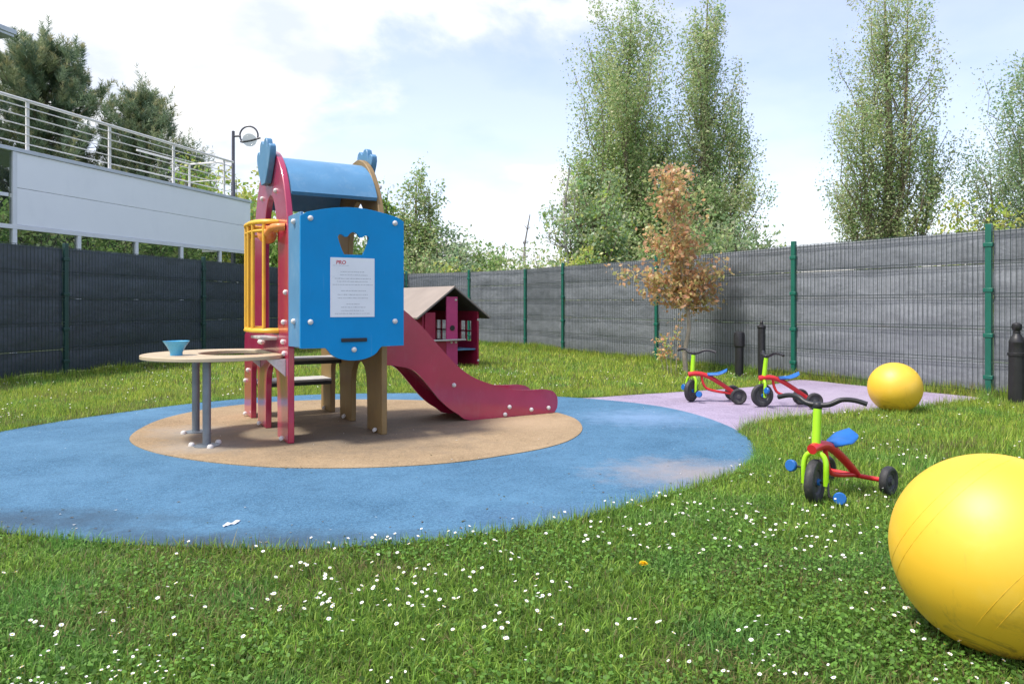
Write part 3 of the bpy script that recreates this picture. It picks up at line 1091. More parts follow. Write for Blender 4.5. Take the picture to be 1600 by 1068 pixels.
# ------------------------------------------------------------------ tricycles
def tricycle(label, loc, heading, steer, zoff=0.0, crank=0.5):
    t = empty('tricycle', (loc[0], loc[1], zoff), heading, label, 'tricycle', 'toddler tricycles in the yard')
    S = Matrix.Rotation(steer, 4, 'Z')

    def st(p):
        return tuple(S @ Vector(p))
    WB = 0.43
    FR, RR = 0.110, 0.077

    def wheel(name, r, wdt, c, ax):
        ax = Vector(ax).normalized()
        T = ax.to_track_quat('Z', 'Y').to_matrix()
        h = wdt / 2
        m = MB()
        m.lathe([(r * 0.62, -h * 0.72), (r * 0.80, -h), (r * 0.93, -h * 0.85), (r, -h * 0.4), (r, h * 0.4), (r * 0.93, h * 0.85), (r * 0.80, h), (r * 0.62, h * 0.72)],
                32, c, T, closed=True)
        wo = m.build(name, M['tyre'], t, ang=40)
        m = MB()
        m.lathe([(0.0, -h * 0.62), (0.022, -h * 0.62), (0.026, -h * 0.35), (r * 0.5, -h * 0.3), (r * 0.56, -h * 0.62), (r * 0.64, -h * 0.66), (r * 0.64, h * 0.66),
                 (r * 0.56, h * 0.62), (r * 0.5, h * 0.3), (0.026, h * 0.35), (0.022, h * 0.62), (0.0, h * 0.62)], 28, c, T)
        m.build('rim', M['hub'], wo, ang=40)
        m = MB()
        m.lathe([(0.0, -h * 1.05), (0.016, -h * 1.05), (0.018, -h * 0.6), (0.018, h * 0.6), (0.016, h * 1.05), (0.0, h * 1.05)], 16, c, T)
        m.build('hub_cap', M['seat_blue'] if name == 'front_wheel' else M['hub'], wo)
        return wo
    yax = S @ Vector((0, 1, 0))
    wheel('front_wheel', FR, 0.048, (0, 0, FR), yax)
    for s in (-1, 1):
        wheel('rear_wheel', RR, 0.042, (-WB, s * 0.165, RR), (0, 1, 0))
    # fork: arch over the wheel and the stem
    m = MB()
    arch = [(0, -0.052, FR - 0.014), (0, -0.053, 0.17), (-0.004, -0.051, 0.208), (-0.008, -0.036, 0.240), (-0.01, 0, 0.252),
            (-0.008, 0.036, 0.240), (-0.004, 0.051, 0.208), (0, 0.053, 0.17), (0, 0.052, FR - 0.014)]
    m.tube([st(q) for q in smooth_open(arch, 4)], 0.0135, 10)
    m.tube([st((-0.012, 0, 0.235)), st((-0.028, 0, 0.36)), st((-0.042, 0, 0.478))], [0.021, 0.021, 0.020], 14)
    m.build('fork', M['lime'], t, ang=50)
    m = MB()
    bar = [(-0.10, -0.215, 0.500), (-0.088, -0.16, 0.515), (-0.065, -0.105, 0.515), (-0.045, -0.055, 0.490), (-0.042, 0, 0.484), (-0.045, 0.055, 0.490),
           (-0.065, 0.105, 0.515), (-0.088, 0.16, 0.515), (-0.10, 0.215, 0.500)]
    m.tube([st(q) for q in smooth_open(bar, 4)], [0.0125 if (i < 9 or i > 23) else 0.0135 for i in range(33)], 10)
    hb = m.build('handlebar', M['black'], t, ang=50)
    m = MB()
    m.lathe([(0.0, 0.466), (0.021, 0.466), (0.024, 0.475), (0.024, 0.490), (0.018, 0.497), (0.0, 0.499)], 18, st((-0.042, 0, 0)))
    m.build('handlebar_clamp', M['black'], hb, ang=50)
    # cranks and pedals
    for s in (-1, 1):
        a = crank + (0 if s > 0 else math.pi)
        px, pz = 0.062 * math.cos(a), FR + 0.062 * math.sin(a)
        m = MB()
        m.tube([st(q) for q in [(0, s * 0.02, FR), (0, s * 0.062, FR), (px, s * 0.072, pz), (px, s * 0.11, pz)]], 0.0065, 8)
        c = m.build('crank', M['black'], t, ang=50)
        m = MB()
        T = (S @ Vector((1.0, s * 0.25, 0.15))).to_track_quat('Z', 'Y').to_matrix()
        m.lathe([(0.0, -0.012), (0.026, -0.012), (0.030, -0.008), (0.030, 0.008), (0.026, 0.012), (0.0, 0.012)], 18, st((px, s * 0.122, pz)), T)
        m.build('pedal', M['seat_blue'], c, ang=25)
    # red frame
    m = MB()
    main = smooth_open([(0.030, 0, 0.272), (-0.03, 0, 0.281), (-0.10, 0, 0.276), (-0.18, 0, 0.248), (-0.27, 0, 0.195), (-0.36, 0, 0.135), (-WB, 0, RR + 0.008)], 4)
    m.tube(main, [0.0245 - 0.006 * max(0, i / (len(main) - 1) - 0.3) for i in range(len(main))], 14)
    m.build('main_tube', M['trike_red'], t, ang=50)
    m = MB()
    m.tube(smooth_open([(-0.10, 0, 0.262), (-0.115, 0, 0.19), (-0.15, 0, 0.135), (-0.23, 0, 0.11), (-0.33, 0, 0.095), (-WB, 0, RR + 0.004)], 4), 0.013, 10)
    m.build('lower_tube', M['trike_red'], t, ang=50)
    m = MB()
    m.tube([(-WB, -0.150, RR), (-WB, 0.150, RR)], 0.0125, 10)
    m.build('rear_axle', M['trike_red'], t, ang=50)
    # saddle
    m = MB()
    nx, ny = 26, 12
    for sd in (1, 0):
        for i in range(nx + 1):
            u = i / nx
            x = -0.155 - 0.195 * u
            zc = 0.290 + 0.014 * u + 0.034 * max(0, (u - 0.45) / 0.55) ** 1.5
            wd = 0.034 + 0.033 * min(1, u / 0.5) ** 0.9
            if u > 0.62:
                wd *= max(0.02, 1 - ((u - 0.62) / 0.38) ** 4.0) ** 0.5
            if u < 0.1:
                wd *= 0.75 + 2.5 * u
            for j in range(ny + 1):
                q = j / ny * 2 - 1
                z = zc - 0.016 * q * q + (0.0 if sd else -0.028 * (1 - q * q) - 0.006)
                m.v.append((x, q * wd, z))
    n1 = (nx + 1) * (ny + 1)
    for sd in (0, 1):
        for i in range(nx):
            for j in range(ny):
                a = sd * n1 + i * (ny + 1) + j
                m.f.append((a, a + 1, a + ny + 2, a + ny + 1))
                m.mi.append(0)
    rim = [j for j in range(ny + 1)] + [i * (ny + 1) + ny for i in range(1, nx + 1)] + [nx * (ny + 1) + j for j in range(ny - 1, -1, -1)] + \
          [i * (ny + 1) for i in range(nx - 1, 0, -1)]
    for q in range(len(rim)):
        a, b = rim[q], rim[(q + 1) % len(rim)]
        m.f.append((a, b, b + n1, a + n1))
        m.mi.append(0)
    m.build('saddle', M['seat_blue'], t, ang=70)
    return t


tricycle('lime, red and blue tricycle standing in the grass beside the big ball', (1.495, 3.57), R(-141), R(11), 0.0, -1.25)
tricycle('tricycle on the mauve path near the thin tree, front wheel turned aside', (1.80, 7.26), R(173), R(52), 0.008, -0.35)
tricycle('tricycle on the mauve path with straight front wheel, in front of the knobbed bollard', (2.38, 6.88), R(180), R(8), 0.008, 1.3)


# ------------------------------------------------------------------ bollards
def bollard(label, loc, prof):
    m = MB()
    i = len(prof) * 2 // 3
    m.lathe(prof, 20)
    return tag(m.build('bollard', M['black'], loc=(*loc, 0), ang=30), label, 'bollard', 'black bollards along the fence')


bollard('short black bollard with a plain thick collar, by the mesh fence', (3.08, 9.80),
        [(0.055, -0.02), (0.058, 0.38), (0.058, 0.40), (0.072, 0.42), (0.074, 0.56), (0.066, 0.60), (0.04, 0.615), (0.0, 0.62)])
b2 = bollard('slim tall black bollard with small pointed cap beside the green post', (3.32, 9.62),
             [(0.047, -0.02), (0.047, 0.66), (0.050, 0.665), (0.056, 0.68), (0.05, 0.70), (0.026, 0.71), (0.022, 0.725), (0.024, 0.745), (0.014, 0.765), (0.0, 0.77)])
bollard('stout black bollard with collars and round knob on top, beside a green post', (4.97, 7.12),
        [(0.074, -0.02), (0.070, 0.42), (0.071, 0.475), (0.079, 0.48), (0.080, 0.505), (0.070, 0.51), (0.067, 0.60), (0.069, 0.605), (0.069, 0.615), (0.052, 0.66),
         (0.034, 0.685), (0.030, 0.70), (0.033, 0.705), (0.033, 0.715), (0.028, 0.72), (0.038, 0.735), (0.046, 0.755), (0.042, 0.785), (0.026, 0.80), (0.0, 0.806)])

# ------------------------------------------------------------------ playhouse
hx = math.atan2(0.6, 0.8)
house = empty('playhouse', (-0.93, 11.1, 0), hx, 'small wine-red playhouse with beige pitched roof on the lawn', 'playhouse')
HD = 1.6
for s, nm in ((-1, 'left'), (1, 'right')):
    p = MB()
    p.add([(0, -0.10, 1.262), (s * 0.66, -0.10, 0.785), (s * 0.66, HD + 0.1, 0.785), (0, HD + 0.1, 1.262),
           (0, -0.10, 1.238), (s * 0.655, -0.10, 0.763), (s * 0.655, HD + 0.1, 0.763), (0, HD + 0.1, 1.238)],
          [(0, 1, 2, 3), (4, 7, 6, 5), (0, 4, 5, 1), (1, 5, 6, 2), (2, 6, 7, 3), (3, 7, 4, 0)])
    ro = p.build('roof_slope', M['roof_tan'], house)
    p = MB()
    p.add([(s * 0.004, -0.098, 1.234), (s * 0.65, -0.098, 0.765), (s * 0.65, HD + 0.098, 0.765), (s * 0.004, HD + 0.098, 1.234),
           (s * 0.004, -0.098, 1.222), (s * 0.64, -0.098, 0.757), (s * 0.64, HD + 0.098, 0.757), (s * 0.004, HD + 0.098, 1.222)],
          [(0, 1, 2, 3), (4, 7, 6, 5), (0, 4, 5, 1), (1, 5, 6, 2), (2, 6, 7, 3), (3, 7, 4, 0)])
    p.build('roof_lining', M['dark_under'], ro)


def wall_holes(y0, z0, w, h):
    out = []
    for i in (0, 1):
        for j in (0, 1):
            a, b = y0 + i * (w / 2 + 0.012), z0 + j * (h / 2 + 0.012)
            out.append([(a, b), (a, b + h / 2 - 0.012), (a + w / 2 - 0.012, b + h / 2 - 0.012), (a + w / 2 - 0.012, b)])
    return out


for s in (-1, 1):
    p = MB()
    x0 = 0.48 if s > 0 else -0.51
    p.prism([(0.0, 0), (HD, 0), (HD, 0.885), (0.0, 0.885)], wall_holes(0.18, 0.40, 0.32, 0.32) + wall_holes(0.95, 0.40, 0.32, 0.32), yz(x0), 0, 0.03)
    p.build('side_wall', M['wine'], house, bevel=0.003)
p = MB()
p.prism([(-0.478, 0.0), (0.478, 0.0), (0.478, 0.80), (0.478, 0.875), (0.0, 1.215), (-0.478, 0.875)], [[(-0.33, 0.42), (-0.33, 0.78), (0.1, 0.78), (0.1, 0.42)]],
        lambda a, b, t: (a, t, b), HD - 0.04, HD - 0.01)
p.build('back_wall', M['wine'], house)
p = MB()
p.box((-0.105, -0.03, 0.0), (0.095, -0.002, 1.10))
cb = p.build('centre_board', M['pink'], house, bevel=0.003)
cb['label'] = 'pink upright board in the middle of the gable'
p = MB()
p.lathe([(0.0, 0), (0.042, 0), (0.042, 0.012), (0.0, 0.012)], 18, (-0.005, -0.030, 0.62), Matrix.Rotation(R(90), 3, 'X'))
p.build('round_knob', M['black'], cb)
bolt((0.06, -0.031, 1.05), (0, -1, 0), cb)
bolt((0.495, -0.001, 0.74), (0, -1, 0), house)
bolt((0.495, -0.001, 0.10), (0, -1, 0), house)
bolt((-0.02, -0.031, 0.40), (0, -1, 0), cb)
bolt((0.06, -0.031, 0.40), (0, -1, 0), cb)
p = MB()
p.box((-0.478, -0.028, 0.0), (-0.107, -0.004, 0.42))
p.build('gable_panel', M['wine'], house, bevel=0.003)
p = MB()
p.box((-0.50, -0.125, 0.43), (0.19, -0.032, 0.452))
p.build('counter', M['deck'], house, bevel=0.003)
p = MB()
p.box((0.12, 0.05, 0.265), (0.478, 0.85, 0.288))
p.build('bench', M['blue2'], house, bevel=0.003)
p = MB()
p.box((-0.478, -0.028, 0.424), (-0.30, -0.004, 0.86))
p.build('gable_post', M['wine'], house, bevel=0.003)

# ------------------------------------------------------------------ leaf clouds and trees
LEAF_GAIN = 2.6          # spring leaves, pale undersides


def leaf_cloud(C, size, cols, bias=(-0.30, -0.25, 0.45), aspect=0.6, up_align=0.0):
    n = len(C)
    a = RNG.normal(size=(n, 3)) + np.array([0, 0, up_align]) * 1.0
    a /= np.linalg.norm(a, axis=1)[:, None]
    nr = RNG.normal(size=(n, 3)) + np.array(bias) * 2
    b = np.cross(nr, a)
    b /= np.linalg.norm(b, axis=1)[:, None] + 1e-9
    s = size * RNG.uniform(0.5, 1.6, n)[:, None]
    a = a * s
    b = b * s * aspect
    c2 = np.cross(a, b)
    c2 /= np.linalg.norm(c2, axis=1)[:, None] + 1e-9
    V = np.stack([C - a * 0.5, C + b * 0.5 + c2 * s * 0.08, C + a * 0.5, C - b * 0.5 + c2 * s * 0.08], 1).reshape(-1, 3)
    F = np.arange(4 * n).reshape(-1, 4)
    cols = np.asarray(cols)
    w = RNG.beta(1.4, 1.4, n)[:, None]
    k = RNG.integers(0, len(cols), n)
    k2 = RNG.integers(0, len(cols), n)
    t = cols[k] * w + cols[k2] * (1 - w)
    t = t * RNG.uniform(0.8, 1.2, n)[:, None] * LEAF_GAIN
    return V, F, np.repeat(t, 4, 0)


GREEN = [(0.075, 0.135, 0.030), (0.10, 0.17, 0.035), (0.055, 0.11, 0.03), (0.13, 0.19, 0.05)]
POPLAR = [(0.135, 0.20, 0.060), (0.17, 0.23, 0.080), (0.10, 0.16, 0.055), (0.21, 0.26, 0.10), (0.115, 0.175, 0.075)]
POPLAR2 = [(0.135, 0.20, 0.075), (0.175, 0.24, 0.09), (0.10, 0.16, 0.06), (0.21, 0.27, 0.105)]
FRESH = [(0.15, 0.23, 0.03), (0.20, 0.28, 0.04), (0.11, 0.19, 0.03), (0.24, 0.30, 0.05)]
SAGE = [(0.11, 0.17, 0.085), (0.15, 0.20, 0.11), (0.08, 0.13, 0.06), (0.18, 0.24, 0.11)]
RUST = [(0.36, 0.165, 0.095), (0.38, 0.21, 0.12), (0.30, 0.17, 0.075), (0.28, 0.24, 0.085), (0.18, 0.21, 0.07)]


def branch_path(p0, p1, lift, n=6, jit=0.04):
    p0, p1 = Vector(p0), Vector(p1)
    L = (p1 - p0).length
    out = []
    for i in range(n + 1):
        t = i / n
        q = p0.lerp(p1, t) + Vector((0, 0, lift * L * (t * t - t)))
        if 0 < i < n:
            q += Vector((random.gauss(0, jit), random.gauss(0, jit), 0)) * L
        out.append(q)
    return out


def tree(name, label, X, Y, H, W, kind, nleaf, size, cols, cat='tree', group='trees beyond the fence', seed=1, bark='bark', base=0.12, sparse=1.0, z0=0.0):
    global RNG
    random.seed(seed)
    RNG = np.random.default_rng(seed)
    root = empty(name, (X, Y, z0), 0, label, cat, group)
    tr = MB()
    cl = []                                     # clump centres: x, y, z, sigma, weight
    r0 = H * 0.014 + 0.02
    if kind == 'poplar':
        lean = (random.gauss(0, 0.015), random.gauss(0, 0.015))
        trunk = [Vector((lean[0] * H * t + math.sin(t * 5 + seed) * 0.12, lean[1] * H * t, H * 0.96 * t)) for t in [i / 9 for i in range(10)]]
        tr.tube(trunk, [r0 * (1.3 - 1.22 * i / 9) for i in range(10)], 8)
        leaders = [(0.0, 0.0, 1.0, 0.62)]
        for j in range(5):
            an = j * 2.4 + seed
            hf_ = (0.92, 0.80, 0.66, 0.52, 0.40)[j]
            leaders.append((math.cos(an) * W * (0.34 - 0.22 * hf_), math.sin(an) * W * (0.34 - 0.22 * hf_), hf_ * random.uniform(0.94, 1.04), random.uniform(0.42, 0.58)))
        for (ox, oy, hf, wf) in leaders:
            Hl, Wl = H * hf, W * wf
            if ox:
                tr.tube([(0, 0, H * 0.08), (ox * 0.7, oy * 0.7, Hl * 0.35), (ox, oy, Hl * 0.65), (ox * 1.1, oy * 1.1, Hl * 0.97)],
                        [r0 * 0.5, r0 * 0.42, r0 * 0.25, 0.01], 6)
            nb = int((15 * sparse + 8) * (1.5 if not ox else 1.0))
            for i in range(nb):
                t = base + (0.95 - base) * ((i + random.random() * 0.9) / nb) ** 0.95
                env = Wl / 2 * (0.75 + 1.0 * t if t < 0.25 else 1.0 - 0.66 * ((t - 0.25) / 0.75) ** 1.8)
                env *= random.uniform(0.45, 1.15)
                az = i * 2.399 + random.uniform(-0.6, 0.6)
                q0 = min(1.0, t * 1.4)
                p0 = Vector((ox * q0 + lean[0] * H * t, oy * q0 + lean[1] * H * t, Hl * 0.96 * t * 0.92))
                rise = env * random.uniform(1.3, 2.6)
                p1 = p0 + Vector((math.cos(az) * env, math.sin(az) * env, rise))
                if p1.z > Hl:
                    p1.z = Hl * random.uniform(0.94, 1.0)
                bp = branch_path(p0, p1, 0.25, 6, 0.03)
                rb = r0 * 0.22 * (1.15 - t)
                tr.tube(bp, [rb * (1.05 - 0.9 * k / 6) + 0.004 for k in range(7)], 5)
                wgt = random.choice((0.25, 0.7, 1.0, 1.5))
                for k in range(1, 7):
                    q = bp[k]
                    for c in range(2):
                        o = Vector((random.gauss(0, 1), random.gauss(0, 1), random.gauss(0, 1.4))) * env * 0.14
                        cl.append((q.x + o.x, q.y + o.y, q.z + o.z, 0.050 * W * random.uniform(0.5, 1.1), random.uniform(0.3, 1.4) * wgt * (0.25 + 0.15 * k) * wf))
        for k in range(10):
            cl.append((lean[0] * H + random.gauss(0, .2), random.gauss(0, .2), H * (0.9 + 0.012 * k), 0.02 * W, 0.25))
    elif kind == 'round':
        trunk = [Vector((math.sin(t * 4 + seed) * 0.05 * W * t, math.cos(t * 3 + seed) * 0.04 * W * t, H * 0.72 * t)) for t in [i / 6 for i in range(7)]]
        tr.tube(trunk, [r0 * (1.3 - 1.0 * i / 6) for i in range(7)], 8)
        nb = int(34 * sparse) + 14
        for i in range(nb):
            u = random.uniform(-0.75, 1.0)
            az = i * 2.399
            s = math.sqrt(max(0.05, 1 - u * u * 0.96))
            f = random.uniform(0.62, 1.08)
            cz = H * (0.5 + base * 0.5)
            p1 = Vector((math.cos(az) * s * W / 2 * f, math.sin(az) * s * W / 2 * f, cz + u * (H - cz) * min(1, f + 0.1)))
            p0 = trunk[min(6, max(1, int(random.uniform(1, 6))))]
            bp = branch_path(p0, p1, 0.2, 5, 0.05)
            rb = r0 * 0.38
            tr.tube(bp, [rb * (1.05 - 0.9 * k / 5) + 0.004 for k in range(6)], 5)
            for k in range(2, 6):
                for c in range(2):
                    q = bp[k] + Vector((random.gauss(0, 1), random.gauss(0, 1), random.gauss(0, 1))) * W * 0.05
                    cl.append((q.x, q.y, q.z, 0.075 * W * random.uniform(0.5, 1.0), random.uniform(0.4, 1.3)))
    elif kind == 'pine':
        trunk = [Vector((0.1 * math.sin(t * 4), 0, H * t)) for t in [i / 8 for i in range(9)]]
        tr.tube(trunk, [r0 * (1.3 - 1.22 * i / 8) for i in range(9)], 8)
        nt_ = int(H * 1.7)
        plumes = []                              # base, axis, length
        for i in range(nt_):
            t = base + (0.98 - base) * (i + 0.5) / nt_
            reach = W / 2 * (1.0 - t) ** 0.62 * random.uniform(0.8, 1.1) + 0.2
            for k in range(9):
                az = k * 2 * math.pi / 9 + i * 0.8 + random.uniform(-0.35, 0.35)
                rr = reach * random.uniform(0.45, 1.15)
                p0 = Vector((0, 0, H * t * 0.94))
                p1 = p0 + Vector((math.cos(az) * rr, math.sin(az) * rr, rr * random.uniform(0.05, 0.4)))
                bp = branch_path(p0, p1, 0.35, 5, 0.03)
                tr.tube(bp, [0.05 * (1.1 - t) * (1.05 - 0.85 * q / 5) + 0.006 for q in range(6)], 4)
                for q in range(1, 6):
                    for c in range(2 if q < 5 else 3):
                        o = Vector((random.gauss(0, 1), random.gauss(0, 1), random.gauss(0, 0.6))) * 0.16
                        ax = Vector((math.cos(az) * 0.35 + random.gauss(0, 0.25), math.sin(az) * 0.35 + random.gauss(0, 0.25), 1.0)).normalized()
                        plumes.append((*(bp[q] + o), *ax, random.uniform(0.35, 0.95) * (0.75 + 0.25 * q / 5)))
        for q in range(5):
            plumes.append((random.gauss(0, .1), random.gauss(0, .1), H * (0.9 + 0.02 * q), random.gauss(0, .1), random.gauss(0, .1), 1.0, 0.9))
        pl = np.array(plumes)
        nn = max(12, nleaf // len(pl))
        k = np.repeat(np.arange(len(pl)), nn)
        s_ = RNG.random(len(k))
        C = pl[k, :3] + pl[k, 3:6] * (pl[k, 6] * s_)[:, None]
        rnd = RNG.normal(size=C.shape)
        rnd -= pl[k, 3:6] * (rnd * pl[k, 3:6]).sum(1)[:, None]
        rnd /= np.linalg.norm(rnd, axis=1)[:, None] + 1e-9
        out = rnd * 0.8 + pl[k, 3:6] * 0.75
        out /= np.linalg.norm(out, axis=1)[:, None]
        Ln = (size * (1.15 - 0.55 * s_) * RNG.uniform(0.8, 1.2, len(C)))[:, None]
        sd = np.cross(out, RNG.normal(size=C.shape))
        sd /= np.linalg.norm(sd, axis=1)[:, None]
        wd = 0.012
        V = np.stack([C - sd * wd, C + sd * wd, C + out * Ln + sd * wd * 0.3, C + out * Ln - sd * wd * 0.3], 1).reshape(-1, 3)
        cc = np.asarray(cols)
        tt = cc[RNG.integers(0, len(cc), len(pl))]
        tt = tt[k] * RNG.uniform(0.75, 1.25, len(C))[:, None]
        young = (s_ > 0.72) & (RNG.random(len(pl))[k] < 0.45)      # pale new shoots at the plume tips
        tt[young] = np.array([0.36, 0.36, 0.17]) * RNG.uniform(0.7, 1.15, (young.sum(), 1))
        F = np.arange(len(V)).reshape(-1, 4)
        tint = np.repeat(tt, 4, 0)
        tr.build('trunk', M[bark], root, ang=60)
        link('crown', raw_mesh('crown', V, F, M['needle'], tint), root)
        return root
    cl = np.array(cl)
    prob = cl[:, 4] / cl[:, 4].sum()
    k = RNG.choice(len(cl), nleaf, p=prob)
    C = cl[k, :3] + np.clip(RNG.normal(size=(nleaf, 3)), -1.6, 1.6) * cl[k, 3:4] * (np.array([0.75, 0.75, 1.7]) if kind == 'poplar' else 1.0)
    C[:, 2] = np.maximum(C[:, 2], 0.06)
    cc = np.asarray(cols)
    V, F, T = leaf_cloud(C, size, cols)
    hue = RNG.uniform(0.82, 1.18, (len(cl), 1)) * (1 + RNG.normal(0, 0.05, (len(cl), 3)))
    T = T * np.repeat(hue[k[:len(C)]] if len(C) == nleaf else np.ones((len(C), 3)), 4, 0)
    tr.build('trunk', M[bark], root, ang=60)
    link('crown', raw_mesh('crown', V, F, M['leaf'], np.clip(T, 0.005, 0.5)), root)
    return root


def bare_tree(label, X, Y, H, seed, W):
    random.seed(seed)
    root = empty('bare_tree', (X, Y, 0), 0, label, 'tree', 'trees beyond the fence')
    m = MB()
    trunk = [Vector((0.12 * math.sin(i * 0.9), 0.1 * math.cos(i), H * i / 8)) for i in range(9)]
    m.tube(trunk, [0.07 * (1.15 - i / 8) + 0.008 for i in range(9)], 6)
    m.build('trunk', M['twig'], root, ang=60)
    m = MB()
    for i in range(16):
        t = random.uniform(0.3, 0.95)
        p0 = trunk[int(t * 8)]
        az = random.uniform(0, 6.28)
        L = W * random.uniform(0.4, 1.0) * (1.2 - t)
        p1 = p0 + Vector((math.cos(az) * L, math.sin(az) * L, L * random.uniform(0.3, 1.1)))
        bp = branch_path(p0, p1, 0.2, 4, 0.06)
        m.tube(bp, [0.03, 0.022, 0.016, 0.011, 0.006], 4)
        for k in range(4):
            q0 = bp[random.randint(1, 4)]
            q1 = q0 + Vector((random.gauss(0, 0.3), random.gauss(0, 0.3), random.uniform(0.1, 0.6))) * W * 0.4
            m.tube([q0, (q0 + q1) / 2 + Vector((random.gauss(0, .05), 0, 0)), q1], [0.012, 0.009, 0.004], 4)
    m.build('twigs', M['twig'], root, ang=60)
    return root


# poplars
tree('poplar_tree', 'full tall poplar with dense yellow-green crown, paired with a thinner poplar', 4.75, 30, 13.7, 7.4, 'poplar', 105000, 0.092, POPLAR, seed=21, sparse=1.4, base=0.07)
tree('poplar_tree', 'tall thinner poplar behind the rust-leaved sapling, right beside the dense one', 8.45, 30.5, 14.4, 6.0, 'poplar', 62000, 0.092, POPLAR2, seed=33, sparse=1.1, base=0.06)
tree('poplar_tree', 'lone airy poplar with open crown and bare stems showing low down', 15.6, 30, 15.2, 6.8, 'poplar', 62000, 0.09, POPLAR2, seed=5, sparse=1.2, base=0.05)
tree('poplar_tree', 'broad pale poplar beyond the stout knobbed bollard', 19.9, 27.5, 10.0, 7.4, 'poplar', 46000, 0.09, SAGE, seed=17, sparse=1.0, base=0.05)
tree('leafy_tree', 'low bushy tree between the lone airy poplar and the broad pale one', 16.6, 26, 4.7, 3.2, 'round', 5000, 0.14, FRESH, seed=18, base=0.1)
tree('leafy_tree', 'pale loose tree with arching limbs leaning on the dense poplar', 2.9, 26, 5.9, 3.4, 'round', 8500, 0.13, SAGE + FRESH[:1], seed=41, base=0.1)
tree('leafy_tree', 'low leafy tree filling in behind the rust-leaved sapling', 5.9, 25, 4.6, 3.6, 'round', 8000, 0.13, POPLAR, seed=43, base=0.0)
tree('leafy_tree', 'shaggy blue-green tree at the foot of the thinner poplar', 8.4, 27, 4.6, 3.0, 'round', 6000, 0.13, SAGE, seed=44, base=0.05)
tree('conical_tree', 'slim pointed tree rising beside the blue panel of the tower', -3.35, 26, 6.0, 3.0, 'poplar', 16000, 0.10, POPLAR, seed=51, base=0.05)
tree('conical_tree', 'shorter slim tree tucked behind the tower roof edge', -4.35, 25, 5.2, 1.8, 'poplar', 9000, 0.10, GREEN + FRESH[:1], seed=52, base=0.05)
tree('leafy_tree', 'loose mid-green tree beyond the playhouse roof', -2.4, 27, 3.9, 2.2, 'round', 5000, 0.12, SAGE, seed=53, base=0.05)
tree('leafy_tree', 'rounded green tree beyond the playhouse gable, dark on one side', -1.15, 27, 3.35, 2.3, 'round', 6500, 0.12, POPLAR2 + GREEN, seed=54, base=0.05)
tree('shrub', 'bright yellow-green shrub peeping over the far fence corner', -1.6, 22.5, 2.15, 2.2, 'round', 4000, 0.09, FRESH, 'shrub', 'shrubs beyond the fence', seed=55, base=0.0)
tree('shrub', 'low light green shrub beyond the fence, foot of the bare tree', 0.95, 24, 2.75, 3.2, 'round', 7000, 0.10, POPLAR, 'shrub', 'shrubs beyond the fence', seed=56, base=0.0)
tree('shrub', 'low green shrub between the pale loose tree and the bare tree', 2.2, 23, 2.7, 2.0, 'round', 4500, 0.10, FRESH, 'shrub', 'shrubs beyond the fence', seed=57, base=0.0)
tree('shrub', 'small far green shrub showing over the fence between the poplars', 10.2, 28, 3.35, 2.2, 'round', 3500, 0.12, FRESH, 'shrub', 'shrubs beyond the fence', seed=58, base=0.0)
tree('shrub', 'feathery light green shrub beyond the fence behind the playhouse ridge', -3.3, 23.5, 3.0, 2.4, 'round', 6000, 0.10, POPLAR, 'shrub', 'shrubs beyond the fence', seed=64, base=0.0)
tree('shrub', 'grey-green shrub beyond the fence behind the playhouse eave', -2.1, 24.5, 3.1, 2.4, 'round', 6000, 0.10, SAGE, 'shrub', 'shrubs beyond the fence', seed=65, base=0.0)
tree('shrub', 'deep green shrub beyond the fence beside the rounded green tree', -0.35, 25, 2.7, 2.4, 'round', 5500, 0.10, GREEN + POPLAR, 'shrub', 'shrubs beyond the fence', seed=66, base=0.0)
bare_tree('nearly bare grey tree with thin twigs against the sky', 1.95, 25.5, 5.9, 61, 1.7)
bare_tree('spindly leafless pole-like saplings standing over the far fence', 0.55, 26, 4.2, 62, 0.5)
# left side
tree('leafy_tree', 'bright green tree behind the street lamp', -9.2, 26.5, 6.2, 3.2, 'round', 9000, 0.15, FRESH, seed=71, base=0.2)
tree('leafy_tree', 'light green tree seen through the end of the white railing', -12.0, 28, 6.3, 3.0, 'round', 7000, 0.15, FRESH + GREEN, seed=72, base=0.2)
tree('leafy_tree', 'dark green tree seen under the tower roof', -7.4, 24, 4.8, 3.2, 'round', 8000, 0.13, GREEN, seed=73, base=0.05)
tree('leafy_tree', 'mid-green tree seen through the red arch and over the blue panel', -5.6, 23, 4.4, 2.6, 'round', 6500, 0.12, GREEN + POPLAR[:2], seed=74, base=0.05)
PINE = [(0.18, 0.26, 0.14), (0.23, 0.31, 0.17), (0.13, 0.20, 0.12), (0.29, 0.34, 0.17)]
tree('pine_tree', 'large dark pine with pale upright shoots behind the white terrace', -19.4, 30, 12.3, 12.0, 'pine', 150000, 0.27, PINE, seed=81, base=0.22)
tree('pine_tree', 'smaller pointed pine beside the large one', -15.6, 30.5, 10.3, 6.8, 'pine', 70000, 0.25, PINE, seed=82, base=0.2)
tree('pine_tree', 'young low pine next to the light green tree', -13.6, 31, 7.8, 3.4, 'pine', 16000, 0.20, PINE, seed=83, base=0.2)

